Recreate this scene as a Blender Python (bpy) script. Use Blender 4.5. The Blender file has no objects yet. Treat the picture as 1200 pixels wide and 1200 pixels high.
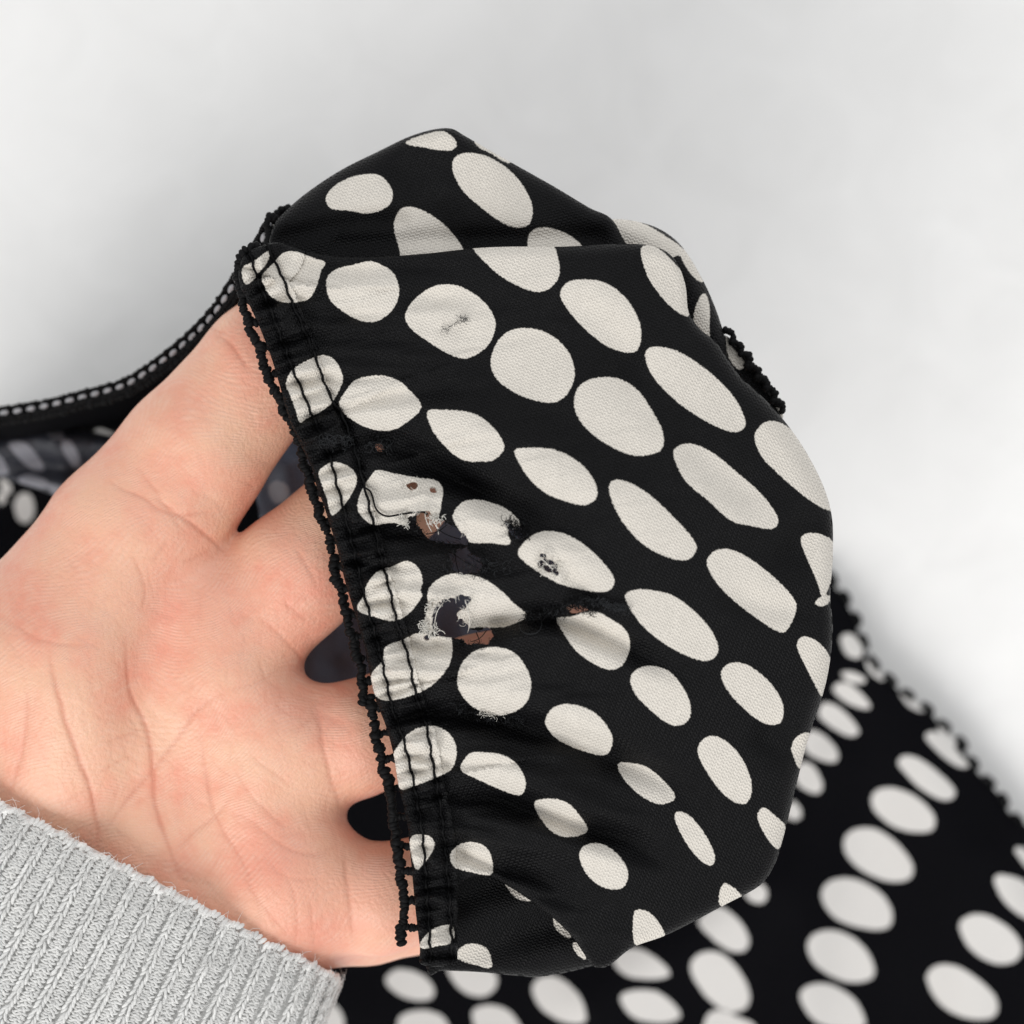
import bpy, math, random
import numpy as np
from mathutils import Vector, Matrix
random.seed(7); rng = np.random.default_rng(7)
scene = bpy.context.scene
COL = scene.collection

# ------------------------------------------------------------------ camera, world, lamps, exposure
S = 0.00011            # metres per design unit (1/1200 of the picture width) at the garment's height
ZREF = 0.095           # height of the held garment above the table top
D = 0.25               # lens to held garment
H = ZREF + D
cam = bpy.data.cameras.new('camera'); cam_o = bpy.data.objects.new('camera', cam); COL.objects.link(cam_o)
cam_o.location = (0, 0, H); cam_o.rotation_euler = (0, 0, 0)
cam.sensor_width = 36; cam.lens = 36 * D / (1200 * S)
cam.clip_start = 0.01; cam.clip_end = 20
cam.dof.use_dof = True; cam.dof.focus_distance = D - 0.001; cam.dof.aperture_fstop = 13.5
scene.camera = cam_o
world = bpy.data.worlds.new('World'); scene.world = world; world.use_nodes = True
bg = world.node_tree.nodes['Background']; bg.inputs[0].default_value = (0.985, 0.99, 1.0, 1); bg.inputs[1].default_value = 0.60

def area(name, loc, target, size, power, color):
    l = bpy.data.lights.new(name, 'AREA'); l.shape = 'RECTANGLE'; l.size, l.size_y = size; l.energy = power; l.color = color
    o = bpy.data.objects.new(name, l); COL.objects.link(o); o.location = loc
    o.rotation_euler = (Vector(target) - Vector(loc)).to_track_quat('-Z', 'Y').to_euler()
    return o
area('window_light', (-0.75, -1.75, 1.55), (0, 0, 0.03), (2.0, 1.5), 46.0, (1.0, 0.985, 0.965))
area('fill_light', (0.55, 1.85, 1.35), (0, 0, 0.03), (1.8, 1.6), 18.0, (0.975, 0.99, 1.0))  # added fill lamp, no window there; weakens the main lamp's shadows on the table
vs = scene.view_settings; vs.view_transform = 'Standard'; vs.look = 'None'; vs.exposure = 0.0; vs.gamma = 1.0; vs.use_curve_mapping = False
scene.render.engine = 'CYCLES'

# ------------------------------------------------------------------ helpers
def W(px, py, zp):
    """design units (x right, y down, z up from the garment's height) -> world metres, arrays"""
    px = np.asarray(px, float); py = np.asarray(py, float); zp = np.asarray(zp, float)
    z = ZREF + zp * S; f = (H - z) / D
    return np.stack([(px - 600) * S * f, (600 - py) * S * f, z], -1)
TZ = -ZREF / S         # the table top in design units

def srgb(r, g, b):
    f = lambda c: ((c / 255 + 0.055) / 1.055) ** 2.4 if c > 10 else c / 255 / 12.92
    return (f(r), f(g), f(b), 1)

def spline(pts, closed=False, n=6):
    p = np.asarray(pts, float); N = len(p); out = []
    rngi = range(N if closed else N - 1)
    for i in rngi:
        if closed: a, b, c, d = p[(i-1) % N], p[i], p[(i+1) % N], p[(i+2) % N]
        else: a, b, c, d = p[max(i-1, 0)], p[i], p[i+1], p[min(i+2, N-1)]
        for k in range(n):
            t = k / n
            out.append(0.5 * ((2*b) + (c-a)*t + (2*a-5*b+4*c-d)*t*t + (3*b-a-3*c+d)*t**3))
    if not closed: out.append(p[-1])
    return np.array(out)

def resample(path, step):
    path = np.asarray(path, float)
    seg = np.linalg.norm(np.diff(path, axis=0), axis=1); s = np.concatenate([[0], np.cumsum(seg)])
    n = max(2, int(round(s[-1] / step)) + 1); q = np.linspace(0, s[-1], n)
    return np.stack([np.interp(q, s, path[:, k]) for k in range(path.shape[1])], 1)

def line_near(X, Y, poly, closed=False):
    """distance, arc length and (interpolated extra column) of the nearest point on a polyline, signed side, nearest xy"""
    poly = np.asarray(poly, float)
    nxt = np.roll(poly, -1, 0) if closed else poly[1:]
    A = poly if closed else poly[:-1]
    best = np.full(X.shape, 1e18); s_at = np.zeros(X.shape); ex = np.zeros(X.shape); nx = np.zeros(X.shape); ny = np.zeros(X.shape); side = np.zeros(X.shape)
    s0 = 0
    for a, b in zip(A, nxt):
        dx, dy = b[0]-a[0], b[1]-a[1]; L2 = dx*dx + dy*dy + 1e-12; L = math.sqrt(L2)
        t = np.clip(((X-a[0])*dx + (Y-a[1])*dy) / L2, 0, 1)
        qx = a[0] + t*dx; qy = a[1] + t*dy; d2 = (X-qx)**2 + (Y-qy)**2
        m = d2 < best
        best = np.where(m, d2, best); s_at = np.where(m, s0 + t*L, s_at); nx = np.where(m, qx, nx); ny = np.where(m, qy, ny)
        side = np.where(m, dx*(Y-a[1]) - dy*(X-a[0]), side)
        if len(a) > 2: ex = np.where(m, a[2] + t*(b[2]-a[2]), ex)
        s0 += L
    return np.sqrt(best), s_at, ex, side, nx, ny

def inside(X, Y, poly):
    r = np.zeros(X.shape, bool); n = len(poly)
    for i in range(n):
        x1, y1 = poly[i][0], poly[i][1]; x2, y2 = poly[(i+1) % n][0], poly[(i+1) % n][1]
        if y1 == y2: continue
        c = ((y1 > Y) != (y2 > Y)) & (X < (x2-x1)*(Y-y1)/(y2-y1) + x1)
        r ^= c
    return r

def poly_sdf(X, Y, polys, margin=14, n=5):
    """signed distance (negative inside) to the nearest of many closed outlines, clamped"""
    out = np.full(X.shape, float(margin))
    for p in polys:
        q = spline(p, True, n)
        lo = q.min(0) - margin; hi = q.max(0) + margin
        m = (X > lo[0]) & (X < hi[0]) & (Y > lo[1]) & (Y < hi[1])
        if not m.any(): continue
        x, y = X[m], Y[m]
        d = line_near(x, y, q, True)[0]; d = np.where(inside(x, y, q), -d, d)
        out[m] = np.minimum(out[m], d)
    return out

_perm = rng.random((64, 64))
def vnoise(X, Y, scale, ox=0.0, oy=0.0):
    """smooth value noise, -1..1"""
    x = X/scale + ox; y = Y/scale + oy
    xi = np.floor(x).astype(int); yi = np.floor(y).astype(int); fx = x-xi; fy = y-yi
    fx = fx*fx*(3-2*fx); fy = fy*fy*(3-2*fy)
    g = lambda i, j: _perm[i % 64, j % 64]
    return 2*((g(xi, yi)*(1-fx) + g(xi+1, yi)*fx)*(1-fy) + (g(xi, yi+1)*(1-fx) + g(xi+1, yi+1)*fx)*fy) - 1

def mesh_obj(name, verts, faces, mat, parent=None, attrs=None, smooth=True):
    me = bpy.data.meshes.new(name); me.from_pydata([tuple(v) for v in verts], [], [tuple(f) for f in faces])
    if smooth: me.polygons.foreach_set('use_smooth', [True]*len(me.polygons))
    for k, a in (attrs or {}).items():
        a = np.asarray(a, np.float32)
        if a.ndim == 1:
            at = me.attributes.new(k, 'FLOAT', 'POINT'); at.data.foreach_set('value', a)
        else:
            at = me.attributes.new(k, 'FLOAT_VECTOR', 'POINT'); at.data.foreach_set('vector', a.ravel())
    me.update(); me.materials.append(mat)
    o = bpy.data.objects.new(name, me); COL.objects.link(o)
    if parent: o.parent = parent
    return o

def tubes(paths, radius, sides=5, taper=False):
    """paths in world metres -> verts, faces of joined round tubes (radius: number or one per path)"""
    V, F = [], []
    for pi, p in enumerate(paths):
        p = np.asarray(p, float); n = len(p); r0 = radius if np.isscalar(radius) else radius[pi]
        t = np.gradient(p, axis=0); t /= np.linalg.norm(t, axis=1)[:, None] + 1e-15
        up = np.array([0.13, 0.21, 0.97]); base = len(V)
        a = np.cross(t, up); a /= np.linalg.norm(a, axis=1)[:, None] + 1e-15; b = np.cross(t, a)
        for i in range(n):
            r = r0 * (math.sin(math.pi*min(1, (i+0.35)/(n-0.3)))**0.5 if taper else 1)
            for k in range(sides):
                w = 2*math.pi*k/sides
                V.append(p[i] + r*(math.cos(w)*a[i] + math.sin(w)*b[i]))
        for i in range(n-1):
            for k in range(sides):
                k2 = (k+1) % sides
                F.append((base+i*sides+k, base+i*sides+k2, base+(i+1)*sides+k2, base+(i+1)*sides+k))
        F.append(tuple(base+k for k in range(sides))[::-1]); F.append(tuple(base+(n-1)*sides+k for k in range(sides)))
    return V, F

# unit ball used for beads and stitches
_bv, _bf = [], []
_NU, _NV = 8, 5
for i in range(1, _NV):
    for k in range(_NU):
        th = math.pi*i/_NV; ph = 2*math.pi*k/_NU
        _bv.append((math.cos(th), math.sin(th)*math.cos(ph), math.sin(th)*math.sin(ph)))
_bv += [(1, 0, 0), (-1, 0, 0)]
for i in range(_NV-2):
    for k in range(_NU):
        k2 = (k+1) % _NU; _bf.append((i*_NU+k, i*_NU+k2, (i+1)*_NU+k2, (i+1)*_NU+k))
for k in range(_NU):
    k2 = (k+1) % _NU
    _bf.append((len(_bv)-2, k2, k)); _bf.append((len(_bv)-1, (_NV-2)*_NU+k, (_NV-2)*_NU+k2))
_bv = np.array(_bv)
def balls(items):
    """items: (centre, axis_x, axis_y, axis_z scaled vectors) -> joined verts, faces"""
    V, F = [], []
    for c, ax, ay, az in items:
        b = len(V); M = np.stack([ax, ay, az])
        V.extend(list(_bv @ M + c)); F.extend([tuple(b+i for i in f) for f in _bf])
    return V, F

# ------------------------------------------------------------------ materials
def new_mat(name):
    m = bpy.data.materials.new(name); m.use_nodes = True
    nt = m.node_tree; return m, nt, nt.nodes['Principled BSDF']
def N(nt, typ, **kw):
    n = nt.nodes.new(typ)
    for k, v in kw.items(): setattr(n, k, v)
    return n
def math_n(nt, op, a, b=None, c=None):
    n = N(nt, 'ShaderNodeMath', operation=op)
    for i, v in enumerate((a, b, c)):
        if v is None: continue
        if isinstance(v, (int, float)): n.inputs[i].default_value = v
        else: nt.links.new(v, n.inputs[i])
    return n.outputs[0]
def mix_n(nt, fac, a, b):
    n = N(nt, 'ShaderNodeMix', data_type='RGBA')
    for i, v in ((0, fac), (6, a), (7, b)):
        if isinstance(v, (int, float)): n.inputs[i].default_value = v
        elif isinstance(v, tuple): n.inputs[i].default_value = v
        else: nt.links.new(v, n.inputs[i])
    return n.outputs[2]

def fabric_material(name, black, cream, rough, sheen, weave=1.0, spec=0.3):
    m, nt, P = new_mat(name); L = nt.links
    dot = N(nt, 'ShaderNodeAttribute', attribute_name='dot').outputs['Fac']
    fab = N(nt, 'ShaderNodeAttribute', attribute_name='fab').outputs['Vector']
    sx = N(nt, 'ShaderNodeSeparateXYZ'); rot = N(nt, 'ShaderNodeVectorRotate', rotation_type='Z_AXIS'); rot.inputs['Angle'].default_value = -0.42; L.new(fab, rot.inputs['Vector']); L.new(rot.outputs[0], sx.inputs[0]); x, y = sx.outputs[0], sx.outputs[1]
    nz = N(nt, 'ShaderNodeTexNoise'); nz.inputs['Scale'].default_value = 0.33; nz.inputs['Detail'].default_value = 1.0; L.new(fab, nz.inputs['Vector'])
    wob = N(nt, 'ShaderNodeTexNoise'); wob.inputs['Scale'].default_value = 0.035; L.new(fab, wob.inputs['Vector'])
    wv = math_n(nt, 'MULTIPLY_ADD', wob.outputs[0], 9.0, 0.0)
    # knit: columns of slanted stitches
    u = math_n(nt, 'ADD', math_n(nt, 'MULTIPLY', x, 2*math.pi/5.4), wv)
    tri = math_n(nt, 'PINGPONG', math_n(nt, 'ADD', math_n(nt, 'MULTIPLY', x, 1.0), wv), 2.7)
    v = math_n(nt, 'MULTIPLY', math_n(nt, 'ADD', y, math_n(nt, 'MULTIPLY', tri, 0.8)), 2*math.pi/3.9)
    h = math_n(nt, 'MULTIPLY_ADD', math_n(nt, 'SINE', v), 0.5, math_n(nt, 'MULTIPLY', math_n(nt, 'COSINE', math_n(nt, 'MULTIPLY', u, 2.0)), 0.22))
    h = math_n(nt, 'MULTIPLY_ADD', math_n(nt, 'SUBTRACT', nz.outputs[0], 0.5), 1.1, h)
    edge = math_n(nt, 'ADD', dot, math_n(nt, 'MULTIPLY', math_n(nt, 'SUBTRACT', nz.outputs[0], 0.5), 2.6))
    mr = N(nt, 'ShaderNodeMapRange'); mr.inputs[1].default_value = -0.5; mr.inputs[2].default_value = 0.6; mr.inputs[3].default_value = 1; mr.inputs[4].default_value = 0
    L.new(edge, mr.inputs[0]); fac = mr.outputs[0]
    cr = mix_n(nt, math_n(nt, 'MULTIPLY_ADD', h, 0.5*weave, 0.62), tuple(c*0.72 for c in cream[:3])+(1,), cream)
    bl = mix_n(nt, math_n(nt, 'MULTIPLY_ADD', h, 0.6*weave, 0.4), tuple(c*0.3 for c in black[:3])+(1,), tuple(c*2.4 for c in black[:3])+(1,))
    L.new(mix_n(nt, fac, bl, cr), P.inputs['Base Color'])
    P.inputs['Roughness'].default_value = rough; P.inputs['Specular IOR Level'].default_value = spec
    P.inputs['Sheen Weight'].default_value = sheen; P.inputs['Sheen Roughness'].default_value = 0.4
    bp = N(nt, 'ShaderNodeBump'); bp.inputs['Strength'].default_value = 0.55*weave; bp.inputs['Distance'].default_value = 0.00012
    L.new(h, bp.inputs['Height']); L.new(bp.outputs[0], P.inputs['Normal'])
    return m
CREAM = (0.775, 0.73, 0.66, 1)
M_FAB = fabric_material('polka_dot_crepe', (0.0034, 0.0034, 0.0039), CREAM, 0.5, 0.0, 1.3, 0.12)
M_LIE = fabric_material('polka_dot_crepe_spread', (0.003, 0.003, 0.004), (0.74, 0.72, 0.695, 1), 0.7, 0.0, 0.6, 0.03)
M_INS = fabric_material('satin_reverse', (0.035, 0.038, 0.050), (0.36, 0.37, 0.42, 1), 0.38, 0.05, 0.2, 0.4)
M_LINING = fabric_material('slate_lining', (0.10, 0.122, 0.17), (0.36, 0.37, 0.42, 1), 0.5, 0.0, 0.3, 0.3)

def thread_material(name, col, rough=0.7, var=0.5):
    m, nt, P = new_mat(name)
    tc = N(nt, 'ShaderNodeTexCoord'); nz = N(nt, 'ShaderNodeTexNoise'); nz.inputs['Scale'].default_value = 2600
    nt.links.new(tc.outputs['Object'], nz.inputs['Vector'])
    nt.links.new(mix_n(nt, nz.outputs[0], tuple(c*(1-var) for c in col)+(1,), tuple(min(1, c*(1+var)) for c in col)+(1,)), P.inputs['Base Color'])
    P.inputs['Roughness'].default_value = rough; P.inputs['Specular IOR Level'].default_value = 0.10
    bp = N(nt, 'ShaderNodeBump'); bp.inputs['Strength'].default_value = 0.5; bp.inputs['Distance'].default_value = 0.0001
    nt.links.new(nz.outputs[0], bp.inputs['Height']); nt.links.new(bp.outputs[0], P.inputs['Normal'])
    return m
M_BLACK = thread_material('black_thread', (0.0055, 0.0055, 0.006), 0.6)
M_GREY = thread_material('worn_grey_thread', (0.035, 0.037, 0.04))
M_WHITE = thread_material('cream_thread', (0.68, 0.66, 0.61), 0.8, 0.2)
M_BEAD = thread_material('grey_picot_thread', (0.34, 0.34, 0.355))

def table_material():
    m, nt, P = new_mat('white_plaster'); L = nt.links
    tc = N(nt, 'ShaderNodeTexCoord').outputs['Object']
    a = N(nt, 'ShaderNodeTexNoise'); a.inputs['Scale'].default_value = 14; a.inputs['Detail'].default_value = 6; a.inputs['Roughness'].default_value = 0.55; L.new(tc, a.inputs['Vector'])
    b = N(nt, 'ShaderNodeTexNoise'); b.inputs['Scale'].default_value = 60; b.inputs['Detail'].default_value = 5; b.inputs['Distortion'].default_value = 1.2; L.new(tc, b.inputs['Vector'])
    c = N(nt, 'ShaderNodeTexNoise'); c.inputs['Scale'].default_value = 900; c.inputs['Detail'].default_value = 2; L.new(tc, c.inputs['Vector'])
    r = N(nt, 'ShaderNodeValToRGB'); r.color_ramp.elements[0].position = 0.34; r.color_ramp.elements[1].position = 0.68
    r.color_ramp.elements[0].color = (0.81, 0.807, 0.797, 1); r.color_ramp.elements[1].color = (0.90, 0.897, 0.887, 1)
    L.new(math_n(nt, 'ADD', math_n(nt, 'MULTIPLY', a.outputs[0], 0.6), math_n(nt, 'MULTIPLY', b.outputs[0], 0.4)), r.inputs[0])
    L.new(r.outputs[0], P.inputs['Base Color']); P.inputs['Roughness'].default_value = 0.6; P.inputs['Specular IOR Level'].default_value = 0.25
    hh = math_n(nt, 'ADD', math_n(nt, 'MULTIPLY', b.outputs[0], 1.0), math_n(nt, 'MULTIPLY', c.outputs[0], 0.06))
    bp = N(nt, 'ShaderNodeBump'); bp.inputs['Strength'].default_value = 0.3; bp.inputs['Distance'].default_value = 0.0009
    L.new(hh, bp.inputs['Height']); L.new(bp.outputs[0], P.inputs['Normal'])
    return m
M_TABLE = table_material()

def skin_material():
    m, nt, P = new_mat('palm_skin'); L = nt.links
    pos = N(nt, 'ShaderNodeAttribute', attribute_name='des').outputs['Vector']
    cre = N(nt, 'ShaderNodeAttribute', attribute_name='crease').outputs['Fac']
    flush = N(nt, 'ShaderNodeAttribute', attribute_name='flush').outputs['Fac']
    a = N(nt, 'ShaderNodeTexNoise'); a.inputs['Scale'].default_value = 0.011; a.inputs['Detail'].default_value = 3; L.new(pos, a.inputs['Vector'])
    b = N(nt, 'ShaderNodeTexNoise'); b.inputs['Scale'].default_value = 0.06; b.inputs['Detail'].default_value = 4; L.new(pos, b.inputs['Vector'])
    am = N(nt, 'ShaderNodeMapRange'); am.inputs[1].default_value = 0.38; am.inputs[2].default_value = 0.62; L.new(a.outputs[0], am.inputs[0])
    c0 = mix_n(nt, am.outputs[0], (0.81, 0.475, 0.325, 1), (0.80, 0.36, 0.25, 1))
    mot = N(nt, 'ShaderNodeMapRange'); mot.inputs[1].default_value = 0.35; mot.inputs[2].default_value = 0.7; L.new(b.outputs[0], mot.inputs[0])
    c1 = mix_n(nt, math_n(nt, 'MULTIPLY', mot.outputs[0], 0.45), c0, (0.82, 0.485, 0.345, 1))
    c2 = mix_n(nt, flush, c1, (0.75, 0.27, 0.20, 1))
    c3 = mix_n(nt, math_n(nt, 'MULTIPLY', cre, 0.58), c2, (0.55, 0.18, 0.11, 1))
    L.new(c3, P.inputs['Base Color'])
    P.inputs['Roughness'].default_value = 0.42; P.inputs['Specular IOR Level'].default_value = 0.42
    P.inputs['Subsurface Weight'].default_value = 0.06; P.inputs['Subsurface Radius'].default_value = (1.0, 0.35, 0.2); P.inputs['Subsurface Scale'].default_value = 0.0022
    # papillary ridges that swirl over the palm, and fine grain
    w = N(nt, 'ShaderNodeTexNoise'); w.inputs['Scale'].default_value = 0.007; w.inputs['Detail'].default_value = 0.5; L.new(pos, w.inputs['Vector'])
    sx = N(nt, 'ShaderNodeSeparateXYZ'); L.new(pos, sx.inputs[0])
    ph = math_n(nt, 'ADD', math_n(nt, 'MULTIPLY_ADD', sx.outputs[0], 0.45, math_n(nt, 'MULTIPLY', sx.outputs[1], 1.05)), math_n(nt, 'MULTIPLY', w.outputs[0], 190.0))
    rid = math_n(nt, 'SINE', math_n(nt, 'MULTIPLY', ph, 2*math.pi/5.2))
    g = N(nt, 'ShaderNodeTexNoise'); g.inputs['Scale'].default_value = 0.2; g.inputs['Detail'].default_value = 4; L.new(pos, g.inputs['Vector'])
    vo = N(nt, 'ShaderNodeTexVoronoi', feature='DISTANCE_TO_EDGE'); vo.inputs['Scale'].default_value = 0.055; L.new(pos, vo.inputs['Vector'])
    vm = N(nt, 'ShaderNodeMapRange'); vm.inputs[1].default_value = 0.0; vm.inputs[2].default_value = 0.10; L.new(vo.outputs[0], vm.inputs[0])
    hh = math_n(nt, 'ADD', math_n(nt, 'MULTIPLY', math_n(nt, 'MULTIPLY', rid, mot.outputs[0]), 0.11), math_n(nt, 'MULTIPLY', g.outputs[0], 0.8))
    hh = math_n(nt, 'MULTIPLY_ADD', vm.outputs[0], 0.07, hh)
    c4 = mix_n(nt, math_n(nt, 'MULTIPLY', math_n(nt, 'MULTIPLY_ADD', rid, 0.5, 0.5), math_n(nt, 'MULTIPLY', mot.outputs[0], 0.22)), c3, (0.86, 0.60, 0.48, 1)); L.new(c4, P.inputs['Base Color'])
    bp = N(nt, 'ShaderNodeBump'); bp.inputs['Strength'].default_value = 0.65; bp.inputs['Distance'].default_value = 0.00024
    L.new(hh, bp.inputs['Height']); L.new(bp.outputs[0], P.inputs['Normal'])
    return m
M_SKIN = skin_material()

def wool_material():
    m, nt, P = new_mat('heather_grey_wool'); L = nt.links
    tint = N(nt, 'ShaderNodeAttribute', attribute_name='tint').outputs['Fac']
    tc = N(nt, 'ShaderNodeTexCoord').outputs['Object']
    nz = N(nt, 'ShaderNodeTexNoise'); nz.inputs['Scale'].default_value = 2200; nz.inputs['Detail'].default_value = 3; L.new(tc, nz.inputs['Vector'])
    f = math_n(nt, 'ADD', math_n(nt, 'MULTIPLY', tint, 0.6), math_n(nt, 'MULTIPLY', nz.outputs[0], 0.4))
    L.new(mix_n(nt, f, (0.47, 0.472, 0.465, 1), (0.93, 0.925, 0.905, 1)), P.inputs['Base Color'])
    P.inputs['Roughness'].default_value = 0.85; P.inputs['Specular IOR Level'].default_value = 0.2; P.inputs['Sheen Weight'].default_value = 0.25
    bp = N(nt, 'ShaderNodeBump'); bp.inputs['Strength'].default_value = 0.8; bp.inputs['Distance'].default_value = 0.00015
    L.new(nz.outputs[0], bp.inputs['Height']); L.new(bp.outputs[0], P.inputs['Normal'])
    return m
M_WOOL = wool_material()

# ------------------------------------------------------------------ the setting: a white plaster table top
def build_table():
    n = 40; s = 1.2
    g = np.linspace(-s/2, s/2, n+1); V = []; F = []
    for j in range(n+1):
        for i in range(n+1): V.append((g[i], g[j], 0.0))
    for j in range(n):
        for i in range(n): a = j*(n+1)+i; F.append((a, a+1, a+n+2, a+n+1))
    b = len(V); V += [(-s/2, -s/2, -.03), (s/2, -s/2, -.03), (s/2, s/2, -.03), (-s/2, s/2, -.03)]
    c = (0, n, (n+1)*(n+1)-1, n*(n+1))
    for k in range(4): k2 = (k+1) % 4; F.append((c[k2], c[k], b+k, b+k2))
    F.append((b+3, b+2, b+1, b))
    o = mesh_obj('table_top', V, F, M_TABLE, smooth=False); o['kind'] = 'structure'
    o['label'] = 'white plaster table top with faint mottling'
build_table()

# ------------------------------------------------------------------ traced cloth outlines (design units)
def zm(ox, oy, k, pts): return [(ox + x/k, oy + y/k) for x, y in pts]
z3 = lambda *p: zm(260, 240, 4, p)
z4 = lambda *p: zm(350, 500, 4, p)
z5 = lambda *p: zm(400, 750, 3, p)
z6 = lambda *p: zm(460, 130, 3, p)
z7 = lambda *p: zm(650, 350, 3, p)
z8 = lambda *p: zm(600, 700, 2, p)
z9 = lambda *p: zm(880, 640, 3.75, p)
zl = lambda *p: zm(0, 430, 6, p)

HEM = spline([(306,288),(290,296),(284,312),(288,332),(297,350),(312,382),(325,415),(335,447),(347,490),(359,518),(372,547),(376,565),(385,590),(391,610),(400,640),(408,675),(417,707),(423,728),(432,760),(437,793),(442,820),(453,850),(462,883),(468,920),(478,963),(483,1013),(488,1067),(493,1110),(495,1130)], False, 2)
STITCH1 = [(292,297),(297,310),(303,330),(318,365),(333,405),(344,435),(355,460),(365,485),(377,510),(389,543),(394,565),(401,589),(411,630),(420,668),(427,697),(434,722),(447,772),(457,818),(465,845),(473,867),(485,917),(491,950),(496,985),(500,1040),(503,1085),(505,1128)]
STITCH2 = [(312,285),(321,305),(332,327),(341,352),(357,387),(370,419),(377,440),(390,470),(400,484),(407,502),(418,535),(427,570),(434,600),(441,630),(450,668),(457,692),(464,725),(473,752),(480,777),(487,812),(493,832),(500,853),(510,910),(516,945),(521,985),(525,1030),(528,1075),(530,1128)]
HEM_W = 54
_sh = np.interp(HEM[:, 1], [280, 300, 330, 480, 560, 760, 830, 1130], [0, 2, 7, 8, 6, 4, 1, 1]); HEM[:, 0] -= _sh; HEM[:, 1] += 0.35*_sh

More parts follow.
